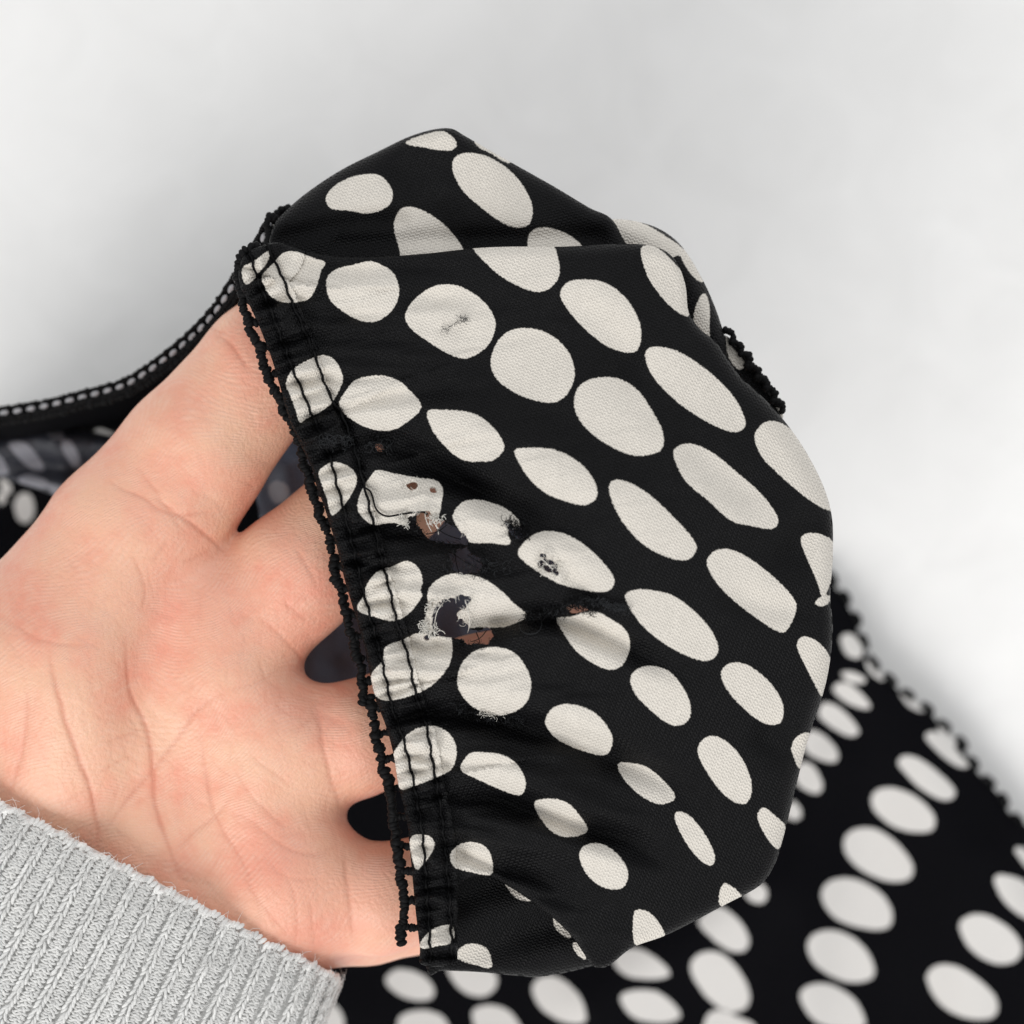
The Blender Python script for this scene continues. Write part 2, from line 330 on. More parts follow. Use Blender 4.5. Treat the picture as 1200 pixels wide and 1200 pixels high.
DOTS = [
 z3((95,300),(150,265),(225,212),(212,270),(170,320),(150,350),(110,372)),
 z3((190,330),(245,270),(290,225),(350,220),(430,250),(485,270),(465,310),(440,390),(400,445),(300,458),(230,430),(195,370)),
 z3((495,340),(540,300),(620,280),(700,265),(780,300),(820,350),(830,420),(800,490),(740,540),(670,548),(590,515),(515,455),(492,400)),
 z6((45,715),(80,660),(150,615),(230,615),(310,660),(355,720),(360,770),(330,830),(260,870),(190,850),(110,800),(60,760)),
 z3((300,840),(330,775),(400,730),(470,705),(520,720),(555,770),(565,830),(520,920),(470,965),(400,1000),(365,1020),(345,960),(320,890)),
 z3((550,945),(590,860),(640,815),(740,800),(820,820),(880,870),(935,945),(880,1010),(800,1055),(720,1055),(630,1020)),
 [(501,482),(515,480),(553,484),(577,500),(591,523),(580,538),(565,541),(540,538),(516,517),(504,498)],
 z6((345,880),(370,810),(420,770),(490,765),(560,790),(620,850),(640,930),(610,1000),(560,1025),(490,1015),(420,985),(365,940)),
 z6((590,640),(620,600),(690,593),(760,610),(830,670),(870,750),(870,820),(840,850),(760,830),(680,770),(610,690)),
 z7((68,370),(85,310),(140,280),(220,280),(290,320),(340,390),(380,470),(375,530),(310,552),(240,540),(150,490),(90,430)),
 z7((318,200),(345,170),(420,180),(500,225),(580,290),(640,360),(670,430),(660,460),(620,468),(540,435),(440,370),(350,280)),
 z6((280,470),(400,465),(550,465),(582,520),(585,580),(550,625),(500,635),(420,605),(350,555)),
 z6((875,480),(930,480),(1000,545),(1035,600),(1045,690),(1036,722),(980,690),(920,620),(885,550)),
 z7((703,480),(740,435),(790,435),(850,475),(890,530),(925,610),(955,680),(985,745),(930,730),(860,680),(780,610),(725,550)),
 z7((418,550),(440,515),(490,512),(560,545),(640,610),(720,680),(775,750),(785,790),(760,810),(700,800),(620,780),(540,710),(460,640)),
 [(603,530),(615,525),(650,527),(680,543),(697,565),(699,583),(685,592),(665,588),(640,578),(618,558)],
 z7((192,660),(215,637),(270,650),(340,695),(420,770),(490,850),(495,890),(465,918),(400,910),(320,870),(250,800),(205,720)),
 z7((535,930),(560,890),(610,880),(680,910),(760,970),(830,1040),(850,1090),(820,1160),(790,1172),(720,1130),(640,1070),(570,1000)),
 z7((865,850),(890,825),(940,830),(980,860),(982,950),(965,1010),(942,1052),(925,1000),(890,920)),
 z7((915,1070),(938,1048),(968,1045),(962,1070),(940,1082)),
 zm(560,580,4,[(187,270),(230,210),(300,172),(400,180),(500,235),(590,320),(638,390),(625,440),(570,455),(470,440),(380,415),(290,365),(215,310)]),
 z4((722,420),(760,360),(820,342),(900,355),(980,390),(1035,450),(1030,480),(980,490),(990,550),(900,545),(800,540),(750,480)),
 z4((275,370),(300,290),(340,230),(370,203),(450,220),(560,240),(640,250),(675,290),(670,350),(650,430),(600,420),(520,420),(500,460),(430,450),(350,460),(295,420)),
 z4((95,210),(150,168),(210,175),(260,210),(272,260),(240,330),(205,375),(155,415),(130,330),(105,260)),
 z4((275,840),(300,800),(320,740),(370,680),(440,655),(505,630),(560,660),(580,720),(570,770),(580,790),(540,850),(490,895),(430,910),(350,890),(290,870)),
 z4((590,930),(605,850),(610,760),(680,700),(760,690),(860,710),(950,770),(1010,830),(1070,885),(1020,920),(950,940),(860,940),(800,945),(740,950),(650,970)),
 [(435,791),(448,775),(452,758),(472,750),(490,742),(510,746),(528,747),(528,775),(510,800),(487,813),(457,821),(440,815)],
 z5((408,150),(420,90),(460,45),(520,25),(590,35),(640,80),(667,150),(650,220),(600,255),(540,265),(470,240),(425,195)),
 zm(560,580,4,[(370,580),(440,570),(540,545),(620,580),(690,630),(713,700),(690,780),(640,818),(570,805),(470,740),(410,660)]),
 zm(560,580,4,[(690,480),(740,445),(820,448),(920,475),(1020,550),(1090,630),(1127,710),(1110,760),(1060,778),(960,745),(850,680),(760,600)]),
 zm(560,580,4,[(715,860),(750,815),(820,802),(900,830),(960,900),(995,980),(990,1050),(940,1082),(880,1065),(800,1000),(735,930)]),
 z8((490,180),(510,155),(550,158),(600,195),(633,245),(632,290),(600,298),(560,275),(510,225)),
 z8((668,115),(680,92),(710,100),(740,130),(747,170),(730,232),(710,205),(685,155)),
 z8((78,290),(95,260),(135,250),(190,268),(228,310),(235,345),(215,370),(160,358),(110,335),(85,310)),
 z8((435,360),(455,328),(490,330),(530,365),(558,420),(560,465),(540,485),(500,465),(460,415)),
 z8((248,392),(275,388),(320,400),(365,440),(382,470),(350,485),(310,470),(265,430)),
 z8((655,350),(670,325),(697,318),(697,350),(677,402),(660,375)),
 z5((420,455),(450,400),(500,395),(570,405),(620,440),(648,500),(630,545),(570,530),(480,490)),
 z5((180,410),(220,345),(270,310),(330,303),(380,330),(405,385),(390,450),(340,480),(250,515),(205,522),(190,460)),
 z8((53,480),(90,472),(130,482),(165,520),(175,550),(130,562),(95,550),(65,515)),
 z8((382,520),(390,502),(420,515),(455,560),(475,605),(468,628),(440,615),(405,570)),
 z8((158,610),(170,582),(210,578),(250,605),(272,645),(260,680),(220,682),(180,655)),
 z8((575,515),(590,493),(620,515),(640,535),(636,565),(622,590),(595,560)),
 z5((383,755),(410,722),(460,710),(510,730),(530,775),(525,825),(450,815),(395,795)),
 z5((240,710),(260,685),(310,690),(328,720),(310,760),(285,790),(265,808),(250,770)),
 z8((285,745),(300,732),(330,745),(358,788),(345,798),(290,815)),
 z8((487,690),(500,670),(530,690),(536,708),(490,725)),
 z5((275,1070),(300,1035),(340,1008),(390,1005),(392,1060),(340,1075),(290,1085)),
]
FLAP_DOTS = [
 z5((400,1110),(430,1075),(470,1068),(515,1090),(528,1150),(480,1145),(430,1130)),
 [(592,1034),(606,1040),(624,1052),(616,1056),(602,1050)],
 z5((745,975),(775,990),(808,1040),(790,1045),(755,1015)),
 z5((815,1065),(835,1070),(862,1122),(840,1115),(818,1088)),
]
UPPER_DOTS = [
 [(382,231),(396,215),(421,205),(446,206),(460,225),(454,242),(433,250),(410,247),(388,244)],
 z6((5,400),(30,345),(80,340),(150,375),(210,430),(250,500),(180,530),(50,540),(20,470)),
 z6((210,200),(230,155),(300,150),(380,185),(450,250),(490,330),(485,390),(450,410),(390,395),(300,330),(240,270)),
 z6((478,440),(510,412),(570,415),(640,450),(665,490),(560,520),(485,500)),
 z6((45,112),(120,80),(180,72),(222,105),(215,135),(170,138),(110,128)),
 z6((285,92),(340,112),(415,170),(400,182),(350,152),(300,125)),
]
WRAP_DOTS = [
 z6((760,360),(870,390),(960,440),(1020,490),(960,520),(870,500),(800,480),(765,430)),
 z6((1000,478),(1040,500),(1090,570),(1090,602),(1060,585),(1030,545)),
 z6((1085,650),(1100,643),(1113,680),(1115,740),(1112,800),(1085,790),(1060,740),(1065,690)),
]
LIE_DOTS = [
 z9((360,625),(400,598),(460,625),(520,690),(515,715),(460,705),(395,670)),
 z9((298,725),(320,690),(380,705),(450,770),(475,820),(430,835),(360,800),(305,755)),
 z9((235,840),(270,810),(330,840),(380,900),(375,945),(320,945),(240,900)),
 z9((190,1000),(230,950),(280,975),(315,1050),(290,1088),(220,1060)),
 z9((150,1180),(180,1120),(215,1150),(220,1190),(190,1205)),
 z9((765,840),(810,815),(870,860),(930,930),(960,965),(920,972),(850,930)),
 z9((645,950),(680,920),(750,940),(840,1010),(895,1070),(885,1110),(830,1112),(740,1060),(680,1000)),
 z9((395,400),(440,385),(490,440),(480,490),(430,485),(405,450)),
 z9((395,560),(440,552),(495,575),(500,600),(440,600)),
 z9((500,500),(540,520),(590,575),(570,590),(520,550)), z9((650,640),(700,650),(765,715),(745,728),(690,700)),
 z9((820,790),(860,810),(905,860),(890,875),(840,830)),
 z8((843,470),(860,450),(900,448),(950,470),(988,510),(985,545),(940,550),(890,535),(850,500)),
 z8((778,570),(800,545),(850,543),(900,575),(938,625),(930,660),(880,665),(820,640),(785,605)),
 z8((725,700),(745,665),(800,660),(860,690),(890,735),(880,775),(820,775),(755,750)),
 z8((692,820),(710,788),(760,782),(815,810),(847,860),(840,895),(780,900),(715,865)),
 z8((675,940),(695,910),(745,908),(800,940),(825,985),(815,1010),(720,1000)),
 z8((437,760),(480,725),(530,755),(555,800),(545,828),(510,828),(470,800)),
 z8((418,870),(440,835),(490,835),(535,880),(557,930),(545,965),(500,968),(450,930)),
 z8((238,855),(255,828),(300,825),(350,855),(370,885),(330,895),(270,888)),
 z8((253,940),(280,922),(340,925),(385,960),(393,985),(350,998),(285,985)),
 z8((47,920),(65,892),(110,892),(155,930),(173,975),(165,998),(120,995),(70,965)),
 z8((455,985),(480,968),(520,980),(570,1005),(540,1040),(455,1030)),
 z8((545,690),(580,670),(598,690),(590,715),(560,712)),
 z8((1048,770),(1075,745),(1120,748),(1170,780),(1195,820),(1180,852),(1130,858),(1075,825)),
 z8((972,890),(1000,862),(1050,868),(1110,910),(1138,950),(1125,985),(1060,985),(1000,950)),
 z8((1130,665),(1150,650),(1210,675),(1220,755),(1160,720)),
 z8((1178,595),(1190,585),(1215,600),(1215,640)),
 [(452,1147),(466,1136),(492,1141),(508,1157),(504,1171),(480,1171),(459,1160)],
 [(524,1135),(540,1128),(576,1136),(582,1155),(565,1168),(540,1160)],
 [(468,1192),(498,1184),(522,1195),(522,1220),(474,1220)],
 [(553,1187),(575,1178),(600,1188),(610,1215),(570,1222)],
 [(373,1180),(388,1174),(402,1192),(400,1212),(382,1206)],
 [(315,574),(324,565),(336,572),(335,584),(322,588)],
 [(371,780),(385,772),(390,790),(380,800)],
 zl((0,780),(30,790),(80,840),(70,890),(20,880)), zl((0,880),(30,890),(45,930),(10,970),(-20,930)),
 zl((100,960),(150,890),(210,900),(240,970),(230,1060),(170,1100),(120,1060)),
 zl((610,720),(640,520),(690,430),(820,490),(820,560),(700,640),(620,760)),
 # under the hand and the held part, where the same print goes on
 [(600,800),(640,790),(670,820),(650,850),(610,840)], [(560,900),(600,890),(630,920),(610,950),(570,940)],
 [(700,760),(740,750),(770,780),(750,810),(710,800)], [(680,880),(720,870),(750,900),(730,930),(690,920)],
 [(520,1010),(560,1000),(590,1030),(570,1060),(530,1050)], [(640,1000),(680,990),(710,1020),(690,1050),(650,1040)],
 [(780,960),(820,950),(850,980),(830,1010),(790,1000)], [(820,840),(860,830),(890,860),(870,890),(830,880)],
 [(120,700),(160,690),(190,720),(170,750),(130,740)], [(60,850),(100,840),(130,870),(110,900),(70,890)],
 [(180,1000),(220,990),(250,1020),(230,1050),(190,1040)], [(300,1100),(340,1090),(370,1120),(350,1150),(310,1140)],
]
BUNCH_DOTS = [
 zl((-30,440),(60,400),(160,400),(170,450),(120,490),(20,490),(-30,480)),
 zl((330,460),(400,440),(450,470),(430,510),(360,500)),
 zl((430,540),(480,510),(540,590),(570,690),(540,720),(470,640)),
 zl((60,540),(170,530),(260,620),(310,720),(230,720),(130,640)),
 zl((130,780),(210,755),(330,800),(330,850),(250,850),(150,820)),
 zl((340,820),(400,830),(450,860),(400,900),(350,870)),
 zl((-40,600),(20,650),(60,730),(30,760),(-40,740)),
]
HOLES = [
 ([(489,604),(500,600),(507,611),(525,615),(545,633),(540,637),(515,633),(502,626),(494,616)], 2.0),
 ([(476,567),(487,564),(490,571),(481,575)], 1.0), ([(504,572),(510,570),(511,576),(505,577)], 0.8),
 ([(509,718),(521,704),(548,701),(540,714),(534,722),(545,732),(549,741),(572,738),(574,750),(555,754),(543,750),(530,746),(515,744),(507,730)], 2.0),
 ([(594,611),(600,616),(612,620),(611,630),(603,629),(597,620)], 1.6),
 ([(631,659),(640,657),(650,660),(653,664),(646,669),(636,667)], 1.2), ([(646,668),(652,668),(655,673),(650,674)], 0.8),
 ([(632,650),(640,650),(642,653),(634,653)], 0.6),
 ([(440,521),(446,518),(450,525),(444,529)], 1.0),
 ([(529,651),(540,643),(552,650),(562,657),(566,664),(552,668),(540,670),(531,664)], 3.2),
 ([(495,746),(502,744),(505,750),(498,752)], 0.8),
 ([(664,714),(672,708),(684,711),(690,716),(680,718),(670,719)], 1.5),
]
VALLEYS = [  # polyline, depth, width of the sharp fold, softer side
 ([(345,378),(420,368),(500,352),(580,345)], 7, 13),
 ([(330,300),(400,318),(480,312),(560,318)], 6, 11),
 ([(395,500),(450,515),(520,548),(600,596),(680,632)], 15, 15),
 ([(430,470),(490,455),(560,452)], 7, 14),
 ([(420,628),(480,626),(540,640),(600,655)], 10, 12),
 ([(430,740),(500,752),(560,738),(640,722),(700,742),(760,770),(850,808)], 20, 14),
 ([(450,835),(520,833),(570,843),(640,858),(700,882),(780,915),(850,965)], 20, 17),
 ([(515,930),(570,932),(620,948),(680,970),(740,985),(800,1030)], 18, 15),
 ([(520,982),(560,1012),(620,1024),(690,1062)], 14, 14),
 ([(600,592),(700,650),(800,735)], 5, 26),
 ([(640,345),(700,372),(740,420),(760,470)], 7, 24), ([(790,500),(850,560),(930,600)], 8, 26),
 ([(980,575),(930,650),(900,690)], 7, 22), ([(840,690),(910,712),(975,708)], 6, 18),
 ([(880,850),(930,880),(960,870)], 8, 22),
 ([(535,722),(575,727),(618,722)], 11, 8), ([(425,556),(470,548),(530,562),(590,600)], 9, 12), ([(640,640),(690,700),(720,716)], 6, 12),
]
RIDGES = [
 ([(420,445),(480,470),(560,500),(650,545),(740,590),(830,660)], 14, 38),
 ([(460,585),(540,605),(630,640),(720,670),(800,720)], 10, 24),
 ([(520,680),(600,700),(680,690)], 7, 22),
 ([(470,790),(560,795),(680,840),(780,870)], 12, 32),
 ([(540,885),(600,905),(700,950),(800,985)], 12, 22),
 ([(540,1000),(640,975),(720,1015),(790,1070)], 9, 26),
 ([(600,330),(700,350),(800,420),(880,480)], 12, 40),
 ([(640,440),(760,500),(870,600),(930,680)], 9, 45),
 ([(330,330),(430,345),(530,375)], 6, 20),
]
def bump_line(z, X, Y, p, a, w, n=4):
    q = spline(p, False, n); lo = q.min(0)-3*w; hi = q.max(0)+3*w
    m = (X > lo[0]) & (X < hi[0]) & (Y > lo[1]) & (Y < hi[1])
    if m.any():
        d, s = line_near(X[m], Y[m], q)[:2]; L_ = np.linalg.norm(np.diff(q, axis=0), axis=1).sum()
        e = np.clip(np.minimum(s + 0.12*L_, L_-s)/(0.42*L_), 0, 1); e = e*e*(3-2*e)
        z[m] += e*a*np.exp(-(d/w)**2)
    return z
def zfront(X, Y):
    z = 20 + 72*np.exp(-(((X-715)/235)**2 + ((Y-655)/255)**2))
    d, s, _, side, _, _ = line_near(X, Y, HEM)
    t = d
    for p, a, w in VALLEYS:
        bump_line(z, X, Y, p, -1.45*a, w)
    for p, a, w in RIDGES:
        bump_line(z, X, Y, p, 1.25*a, w)
    # gathers running away from the elastic hem
    fade = np.exp(-np.clip(t-20, 0, None)/110)
    sk = s - 0.30*t
    g = np.sin(sk*2*math.pi/47 + 1.7*vnoise(s, t, 90)) + 0.6*np.sin(sk*2*math.pi/23 + 2.1*vnoise(s, t, 60, 5))
    z += 6.5*fade*g*np.clip(t/25, 0, 1)
    z += 1.2*vnoise(X, Y, 70) + 0.6*vnoise(X, Y, 28, 3, 9)
    # the hem itself: double thickness, puckered between the two rows of stitching
    inhem = 1/(1+np.exp((t-HEM_W)/1.6))
    puck = np.sin(s*2*math.pi/18 + 2.2*vnoise(s, t*0, 60, 2)) * (0.8+0.5*vnoise(s, t, 40, 8))
    z += inhem*(2.0 + 4.4*puck + 1.4*np.sin(s*2*math.pi/9.5 + 3*vnoise(s, t, 25, 1)))
    for st in (STITCH1, STITCH2):
        near = t < 75; bump = np.zeros(X.shape); bump[near] = np.exp(-(line_near(X[near], Y[near], spline(st, False, 2))[0]/4.5)**2); z -= 5.8*bump
    # tension across the puckered hem just inside
    z -= 3.5*np.exp(-((t-HEM_W-6)/7)**2)
    return z
FRAY_SPOTS = []

def sheet(name, outline, step, zfun, dots, mat, parent, holes=(), keep=None, skirt=True, thick=2.2, record=False, fabfun=None):
    """a cloth panel: fine grid inside an outline (x, y, edge roll radius); rolled rim; real holes with ragged rims"""
    ol = spline(outline, True, 5); ol2 = ol[:, :2]
    lo = ol2.min(0)-step*2; hi = ol2.max(0)+step*2
    xs = np.arange(lo[0], hi[0]+step, step); ys = np.arange(lo[1], hi[1]+step, step)
    X, Y = np.meshgrid(xs, ys); X = X.copy(); Y = Y.copy()
    d, _, R, _, nx, ny = line_near(X, Y, ol, True); ins = inside(X, Y, ol2)
    q = ins[:-1, :-1] | ins[1:, :-1] | ins[:-1, 1:] | ins[1:, 1:]
    X = np.where(ins, X, nx); Y = np.where(ins, Y, ny); d = np.where(ins, d, 0.0)
    d = np.where(ins & (d < step*0.3), 0, d)
    hs = np.full(X.shape, 20.0)
    for hp, rag in holes:
        h = poly_sdf(X, Y, [hp], 18, 4) - (2.8 if rag >= 2 else 1.2 if rag > 1.1 else 0.3); h = h + rag*(0.9*vnoise(X, Y, 7.5, 1) + 0.5*vnoise(X, Y, 3.8, 4))
        hs = np.minimum(hs, h)
    if holes:
        hc = np.maximum(np.maximum(hs[:-1, :-1], hs[1:, :-1]), np.maximum(hs[:-1, 1:], hs[1:, 1:])); q &= hc > 0
        gy_, gx_ = np.gradient(hs, step); gl = np.hypot(gx_, gy_)+1e-6; out_ = (hs < 0) & (hs > -3)
        mv = np.clip(-hs/gl, 0, 1.8)
        X = np.where(out_, X + gx_/gl*mv, X); Y = np.where(out_, Y + gy_/gl*mv, Y)
    kp = keep(X, Y) if keep is not None else None
    if keep is not None:
        k = kp; q &= (k[:-1, :-1] & k[1:, :-1] & k[:-1, 1:] & k[1:, 1:])
    if keep is None: Z = zfun(X, Y)
    else: Z = np.zeros(X.shape); Z[kp] = zfun(X[kp], Y[kp])
    R = np.maximum(R, 0.5)
    dd = np.clip(d, 0, R); Z = Z - (R - np.sqrt(np.clip(R*R - (R-dd)**2, 0, None)))
    # rims of holes lift and curl a little
    Z = Z + np.where(hs < 10, np.exp(-np.clip(hs, 0, None)/6)*(4.0 + 8.0*vnoise(X, Y, 17, 6)), 0)
    Dt = poly_sdf(X, Y, dots)
    idx = -np.ones(X.shape, int); jj, ii = np.nonzero(q)
    used = np.zeros(X.shape, bool)
    for a, b in ((0, 0), (1, 0), (0, 1), (1, 1)): used[jj+a, ii+b] = True
    idx[used] = np.arange(used.sum())
    px, py, pz, pd, pr = X[used], Y[used], Z[used], Dt[used], R[used]; onrim = d[used] <= 1e-6
    F = np.stack([idx[jj, ii], idx[jj+1, ii], idx[jj+1, ii+1], idx[jj, ii+1]], 1)
    if record:
        rim = used & (hs < 3.0)
        FRAY_SPOTS.extend(zip(X[rim], Y[rim], Z[rim], Dt[rim], hs[rim]))
    px, py, pz, pd = list(px), list(py), list(pz), list(pd); F = [tuple(f) for f in F]
    if skirt:
        e = {}
        for f in F:
            for k in range(4):
                a, b = f[k], f[(k+1) % 4]; e[(a, b)] = 1
        rim = [(a, b) for (a, b) in e if (b, a) not in e and onrim[a] and onrim[b]]
        vs_ = sorted({v for ab in rim for v in ab}); 
        if vs_:
            vx = np.array([px[v] for v in vs_]); vy = np.array([py[v] for v in vs_]); vr = np.array([pr[v] for v in vs_]); vz = np.array([pz[v] for v in vs_])
            def sd(x, y):
                q_ = line_near(x, y, ol2, True)[0]; return np.where(inside(x, y, ol2), q_, -q_)
            gx = sd(vx+3, vy)-sd(vx-3, vy); gy = sd(vx, vy+3)-sd(vx, vy-3); gn = np.hypot(gx, gy)+1e-9; gx /= gn; gy /= gn
            prev = {v: v for v in vs_}
            for inn, dn in ((0.10, 0.45), (0.35, 0.8), (0.75, 1.0), (1.6, 1.25)):
                base = len(px); cur = {v: base+i for i, v in enumerate(vs_)}
                px.extend(vx+gx*vr*inn); py.extend(vy+gy*vr*inn); pz.extend(vz-vr*dn); pd.extend([pd[v] for v in vs_])
                for a, b in rim: F.append((prev[b], prev[a], cur[a], cur[b]))
                prev = cur
    px, py, pz = np.array(px), np.array(py), np.array(pz)
    V = W(px, py, pz)
    fab = np.stack([px, py, pz*0], 1)
    # squares are listed y-down; order gives upward normals after the flip of y
    o = mesh_obj(name, V, F, mat, parent, {'dot': np.array(pd), 'fab': fab})
    if thick:
        so = o.modifiers.new('cloth_thickness', 'SOLIDIFY'); so.thickness = thick*S; so.offset = -1
    return o

def empty(name, loc, label, cat):
    o = bpy.data.objects.new(name, None); COL.objects.link(o); o.location = loc; o.empty_display_size = 0.01
    o['label'] = label; o['category'] = cat; return o
garment = empty('garment', (0, 0, 0), 'black polka dot garment with torn elastic edge, held up by a hand', 'garment')

# ------------------------------------------------------------------ garment: the part spread on the table
def strap_lift(fr): return -340 - TZ + 240*np.clip(fr, 0, 1)**1.3
LEFT_EDGE = [(-60,492),(0,486),(50,478),(104,465),(146,453),(179,433),(217,404),(250,371),(271,341),(287,316),(304,291),(316,266)]
def zlie(X, Y):
    z = TZ + 16 + 0*X
    z += 10*(1+vnoise(X, Y, 170, 2, 5)) + 4*vnoise(X, Y, 70, 7, 1)
    for p, a, w in (([(1010,780),(1080,900),(1130,1020),(1150,1200)], 26, 60), ([(700,1180),(820,1100),(900,1040)], 16, 45),
                    ([(980,900),(950,1050),(930,1200)], 14, 40), ([(0,470),(150,450),(260,380)], 8, 30), ([(1180,1000),(1240,1200)], 18, 40)):
        z += 1.8*a*np.exp(-(line_near(X, Y, spline(p, False, 4))[0]/w)**2)
    d_, s_ = line_near(X, Y, spline(LEFT_EDGE, False, 3))[:2]; fr = np.clip(s_/540, 0, 1)
    z += strap_lift(fr)*np.exp(-(d_/46)**2)
    return z
LIE_EDGE = z9((330,120),(380,190),(435,275),(480,390),(520,500),(590,575),(660,640),(770,720),(830,780),(915,860),(960,940),(1010,1010),(1080,1080),(1150,1190),(1260,1300))
lie_out = [(x, y, 8) for x, y in LEFT_EDGE] + [(340,250,8),(400,300,8),(560,380,8),(760,480,8),(920,600,8)] + [(x, y, 8) for x, y in LIE_EDGE] + [(1240,1120,8),(1260,1300,8),(900,1290,8),(500,1290,8),(200,1290,8),(-60,1250,8),(-80,900,8),(-80,650,8)]
sheet('spread_panel', lie_out, 4.0, zlie, LIE_DOTS, M_LIE, garment)

# a bunched fold of the reverse side behind the thumb
bunch_out = [(-50,505,14),(0,499,14),(40,496,14),(80,501,14),(115,507,14),(150,520,14),(160,560,14),(110,585,14),(70,582,14),(30,568,14),(-10,560,14),(-50,570,14)]
def zbunch(X, Y):
    z = -500 + 0*X
    for p, a, w in (([(-40,540),(40,515),(120,520)], 26, 18), ([(-20,560),(50,545),(110,560)], -20, 12), ([(60,520),(85,570)], 12, 14), ([(110,505),(100,580)], -14, 12)):
        z += a*np.exp(-(line_near(X, Y, spline(p, False, 4))[0]/w)**2)
    return z + 4*vnoise(X, Y, 25, 3)
sheet('bunched_fold', bunch_out, 3.0, zbunch, BUNCH_DOTS, M_INS, garment)

# ------------------------------------------------------------------ garment: the part held up
right_rim = [(720,286,16),(764,288,14),(790,303,10),(803,333,10),(807,366,10),(821,386,12),(838,400,14),(852,420,16),(868,442,18),(886,458,22),(906,478,24),(926,502,26),(946,532,28),(965,570,28),(975,606,26),(976,650,22),(973,700,20),(976,740,20),(968,800,24),(947,866,26),(932,925,26),(917,985,24),(907,1015,22),(890,1038,20),(850,1060,18),(785,1094,16),(742,1110,14),(716,1130,10),(704,1134,8),(693,1130,8)]
front_out = ([(x, y, 5) for x, y in HEM[::2]] + [(530,1132,4),(536,1126,4),(536,1060,4),(544,1032,6),(577,1027,9),(593,1037,9),(617,1052,9),(647,1075,9),(670,1097,9)]
             + right_rim[::-1] + [(660,289,14),(600,289,14),(555,291,14),(500,297,12),(440,301,10),(390,300,9),(350,292,8),(326,284,7)])
sheet('front_panel', front_out, 2.0, zfront, DOTS, M_FAB, garment, HOLES, keep=lambda X, Y: line_near(X, Y, HEM)[0] > HEM_W-7, record=True)
sheet('hem_band', front_out, 2.0, lambda X, Y: zfront(X, Y)+3.0, DOTS, M_FAB, garment, HOLES, keep=lambda X, Y: line_near(X, Y, HEM)[0] < HEM_W+1)

upper_out = [(316,300,8),(320,266,10),(336,246,16),(362,224,20),(400,199,22),(440,179,22),(485,158,18),(524,150,14),(546,160,14),(575,177,14),(602,192,16),(650,219,18),(690,243,16),(716,256,12),(734,285,12),(760,330,12),(700,360,12),(560,350,12),(420,350,12),(340,330,8)]
def zupper(X, Y):
    z = -26 - 0.10*(300-Y) + 0*X
    for p, a, w in (([(330,280),(400,262),(470,258)], -8, 12), ([(340,262),(420,240),(520,225)], 8, 24), ([(525,155),(560,210),(610,260)], 8, 36), ([(470,200),(500,240),(540,285)], -6, 24), ([(610,205),(650,250),(690,285)], -7, 24), ([(400,285),(520,280),(700,278)], -8, 12)):
        z += a*np.exp(-(line_near(X, Y, spline(p, False, 4))[0]/w)**2)
    return z + 1.5*vnoise(X, Y, 50, 4)
sheet('upper_fold', upper_out, 2.5, zupper, UPPER_DOTS, M_FAB, garment)
wrap_out = [(690,300,8),(706,268,10),(718,257,14),(748,260,18),(776,270,20),(800,290,20),(823,327,20),(838,360,18),(848,390,14),(851,404,10),(846,430,8),(790,400,8),(730,345,8)]
sheet('side_fold', wrap_out, 2.5, lambda X, Y: -44 + 0.06*(Y-300) + 2*vnoise(X, Y, 40, 1) + 8*np.exp(-(line_near(X, Y, np.array([(740,270),(800,320),(830,390)]))[0]/22)**2), WRAP_DOTS, M_FAB, garment)
flap_out = [(498,1000,6),(560,1000,6),(640,1040,6),(690,1085,6),(712,1118,8),(706,1128,8),(690,1133,10),(662,1140,12),(630,1145,12),(600,1143,12),(560,1139,10),(520,1137,8),(499,1132,6)]
sheet('lower_fold', flap_out, 2.5, lambda X, Y: -24 + 5*np.sin((X*0.35+Y)*0.09) + 2*vnoise(X, Y, 30, 7), FLAP_DOTS, M_FAB, garment)

inner_out = [(300,470,10),(420,430,10),(600,420,10),(760,520,10),(800,700,10),(760,880,10),(640,930,10),(500,900,10),(410,850,10),(350,800,10),(310,640,10)]
sheet('inner_lining', inner_out, 5.0, lambda X, Y: -300 + 26*vnoise(X, Y, 60, 3) + 14*vnoise(X, Y, 26, 5), [[(314,572),(324,563),(338,570),(337,584),(322,590)]], M_LINING, garment)

# ------------------------------------------------------------------ stitching, picot trim, frayed threads
def zf1(x, y): return float(zfront(np.array([float(x)]), np.array([float(y)]))[0])
def on_front(path, lift):
    p = np.asarray(path, float); z = zfront(p[:, 0], p[:, 1]); return np.stack([p[:, 0], p[:, 1], z + lift], 1)
for st in (STITCH1, STITCH2):
    p = resample(spline(st, False, 5), 2.0)
    n = len(p); p = p + np.stack([0.9*np.sin(np.arange(n)*0.55)+rng.normal(0, .25, n), rng.normal(0, .2, n)], 1)
    q = on_front(p, 3.4); k = np.arange(n)
    q[:, 2] += 1.3*np.abs(np.sin(k*0.28)) - 0.2
    V, F = tubes([W(q[:, 0], q[:, 1], q[:, 2])], 1.55*S, 6)
    mesh_obj('seam_stitch', V, F, M_BLACK, garment)
# the pulled loop of seam thread
lp = resample(spline([(427,571),(434,576),(437,584),(440,595),(446,602),(455,605),(468,603),(482,601),(496,600),(501,603)], False, 6), 2)
q = on_front(lp, 5.0); V, F = tubes([W(q[:, 0], q[:, 1], q[:, 2])], 1.15*S, 6); mesh_obj('loose_seam_thread', V, F, M_BLACK, garment)

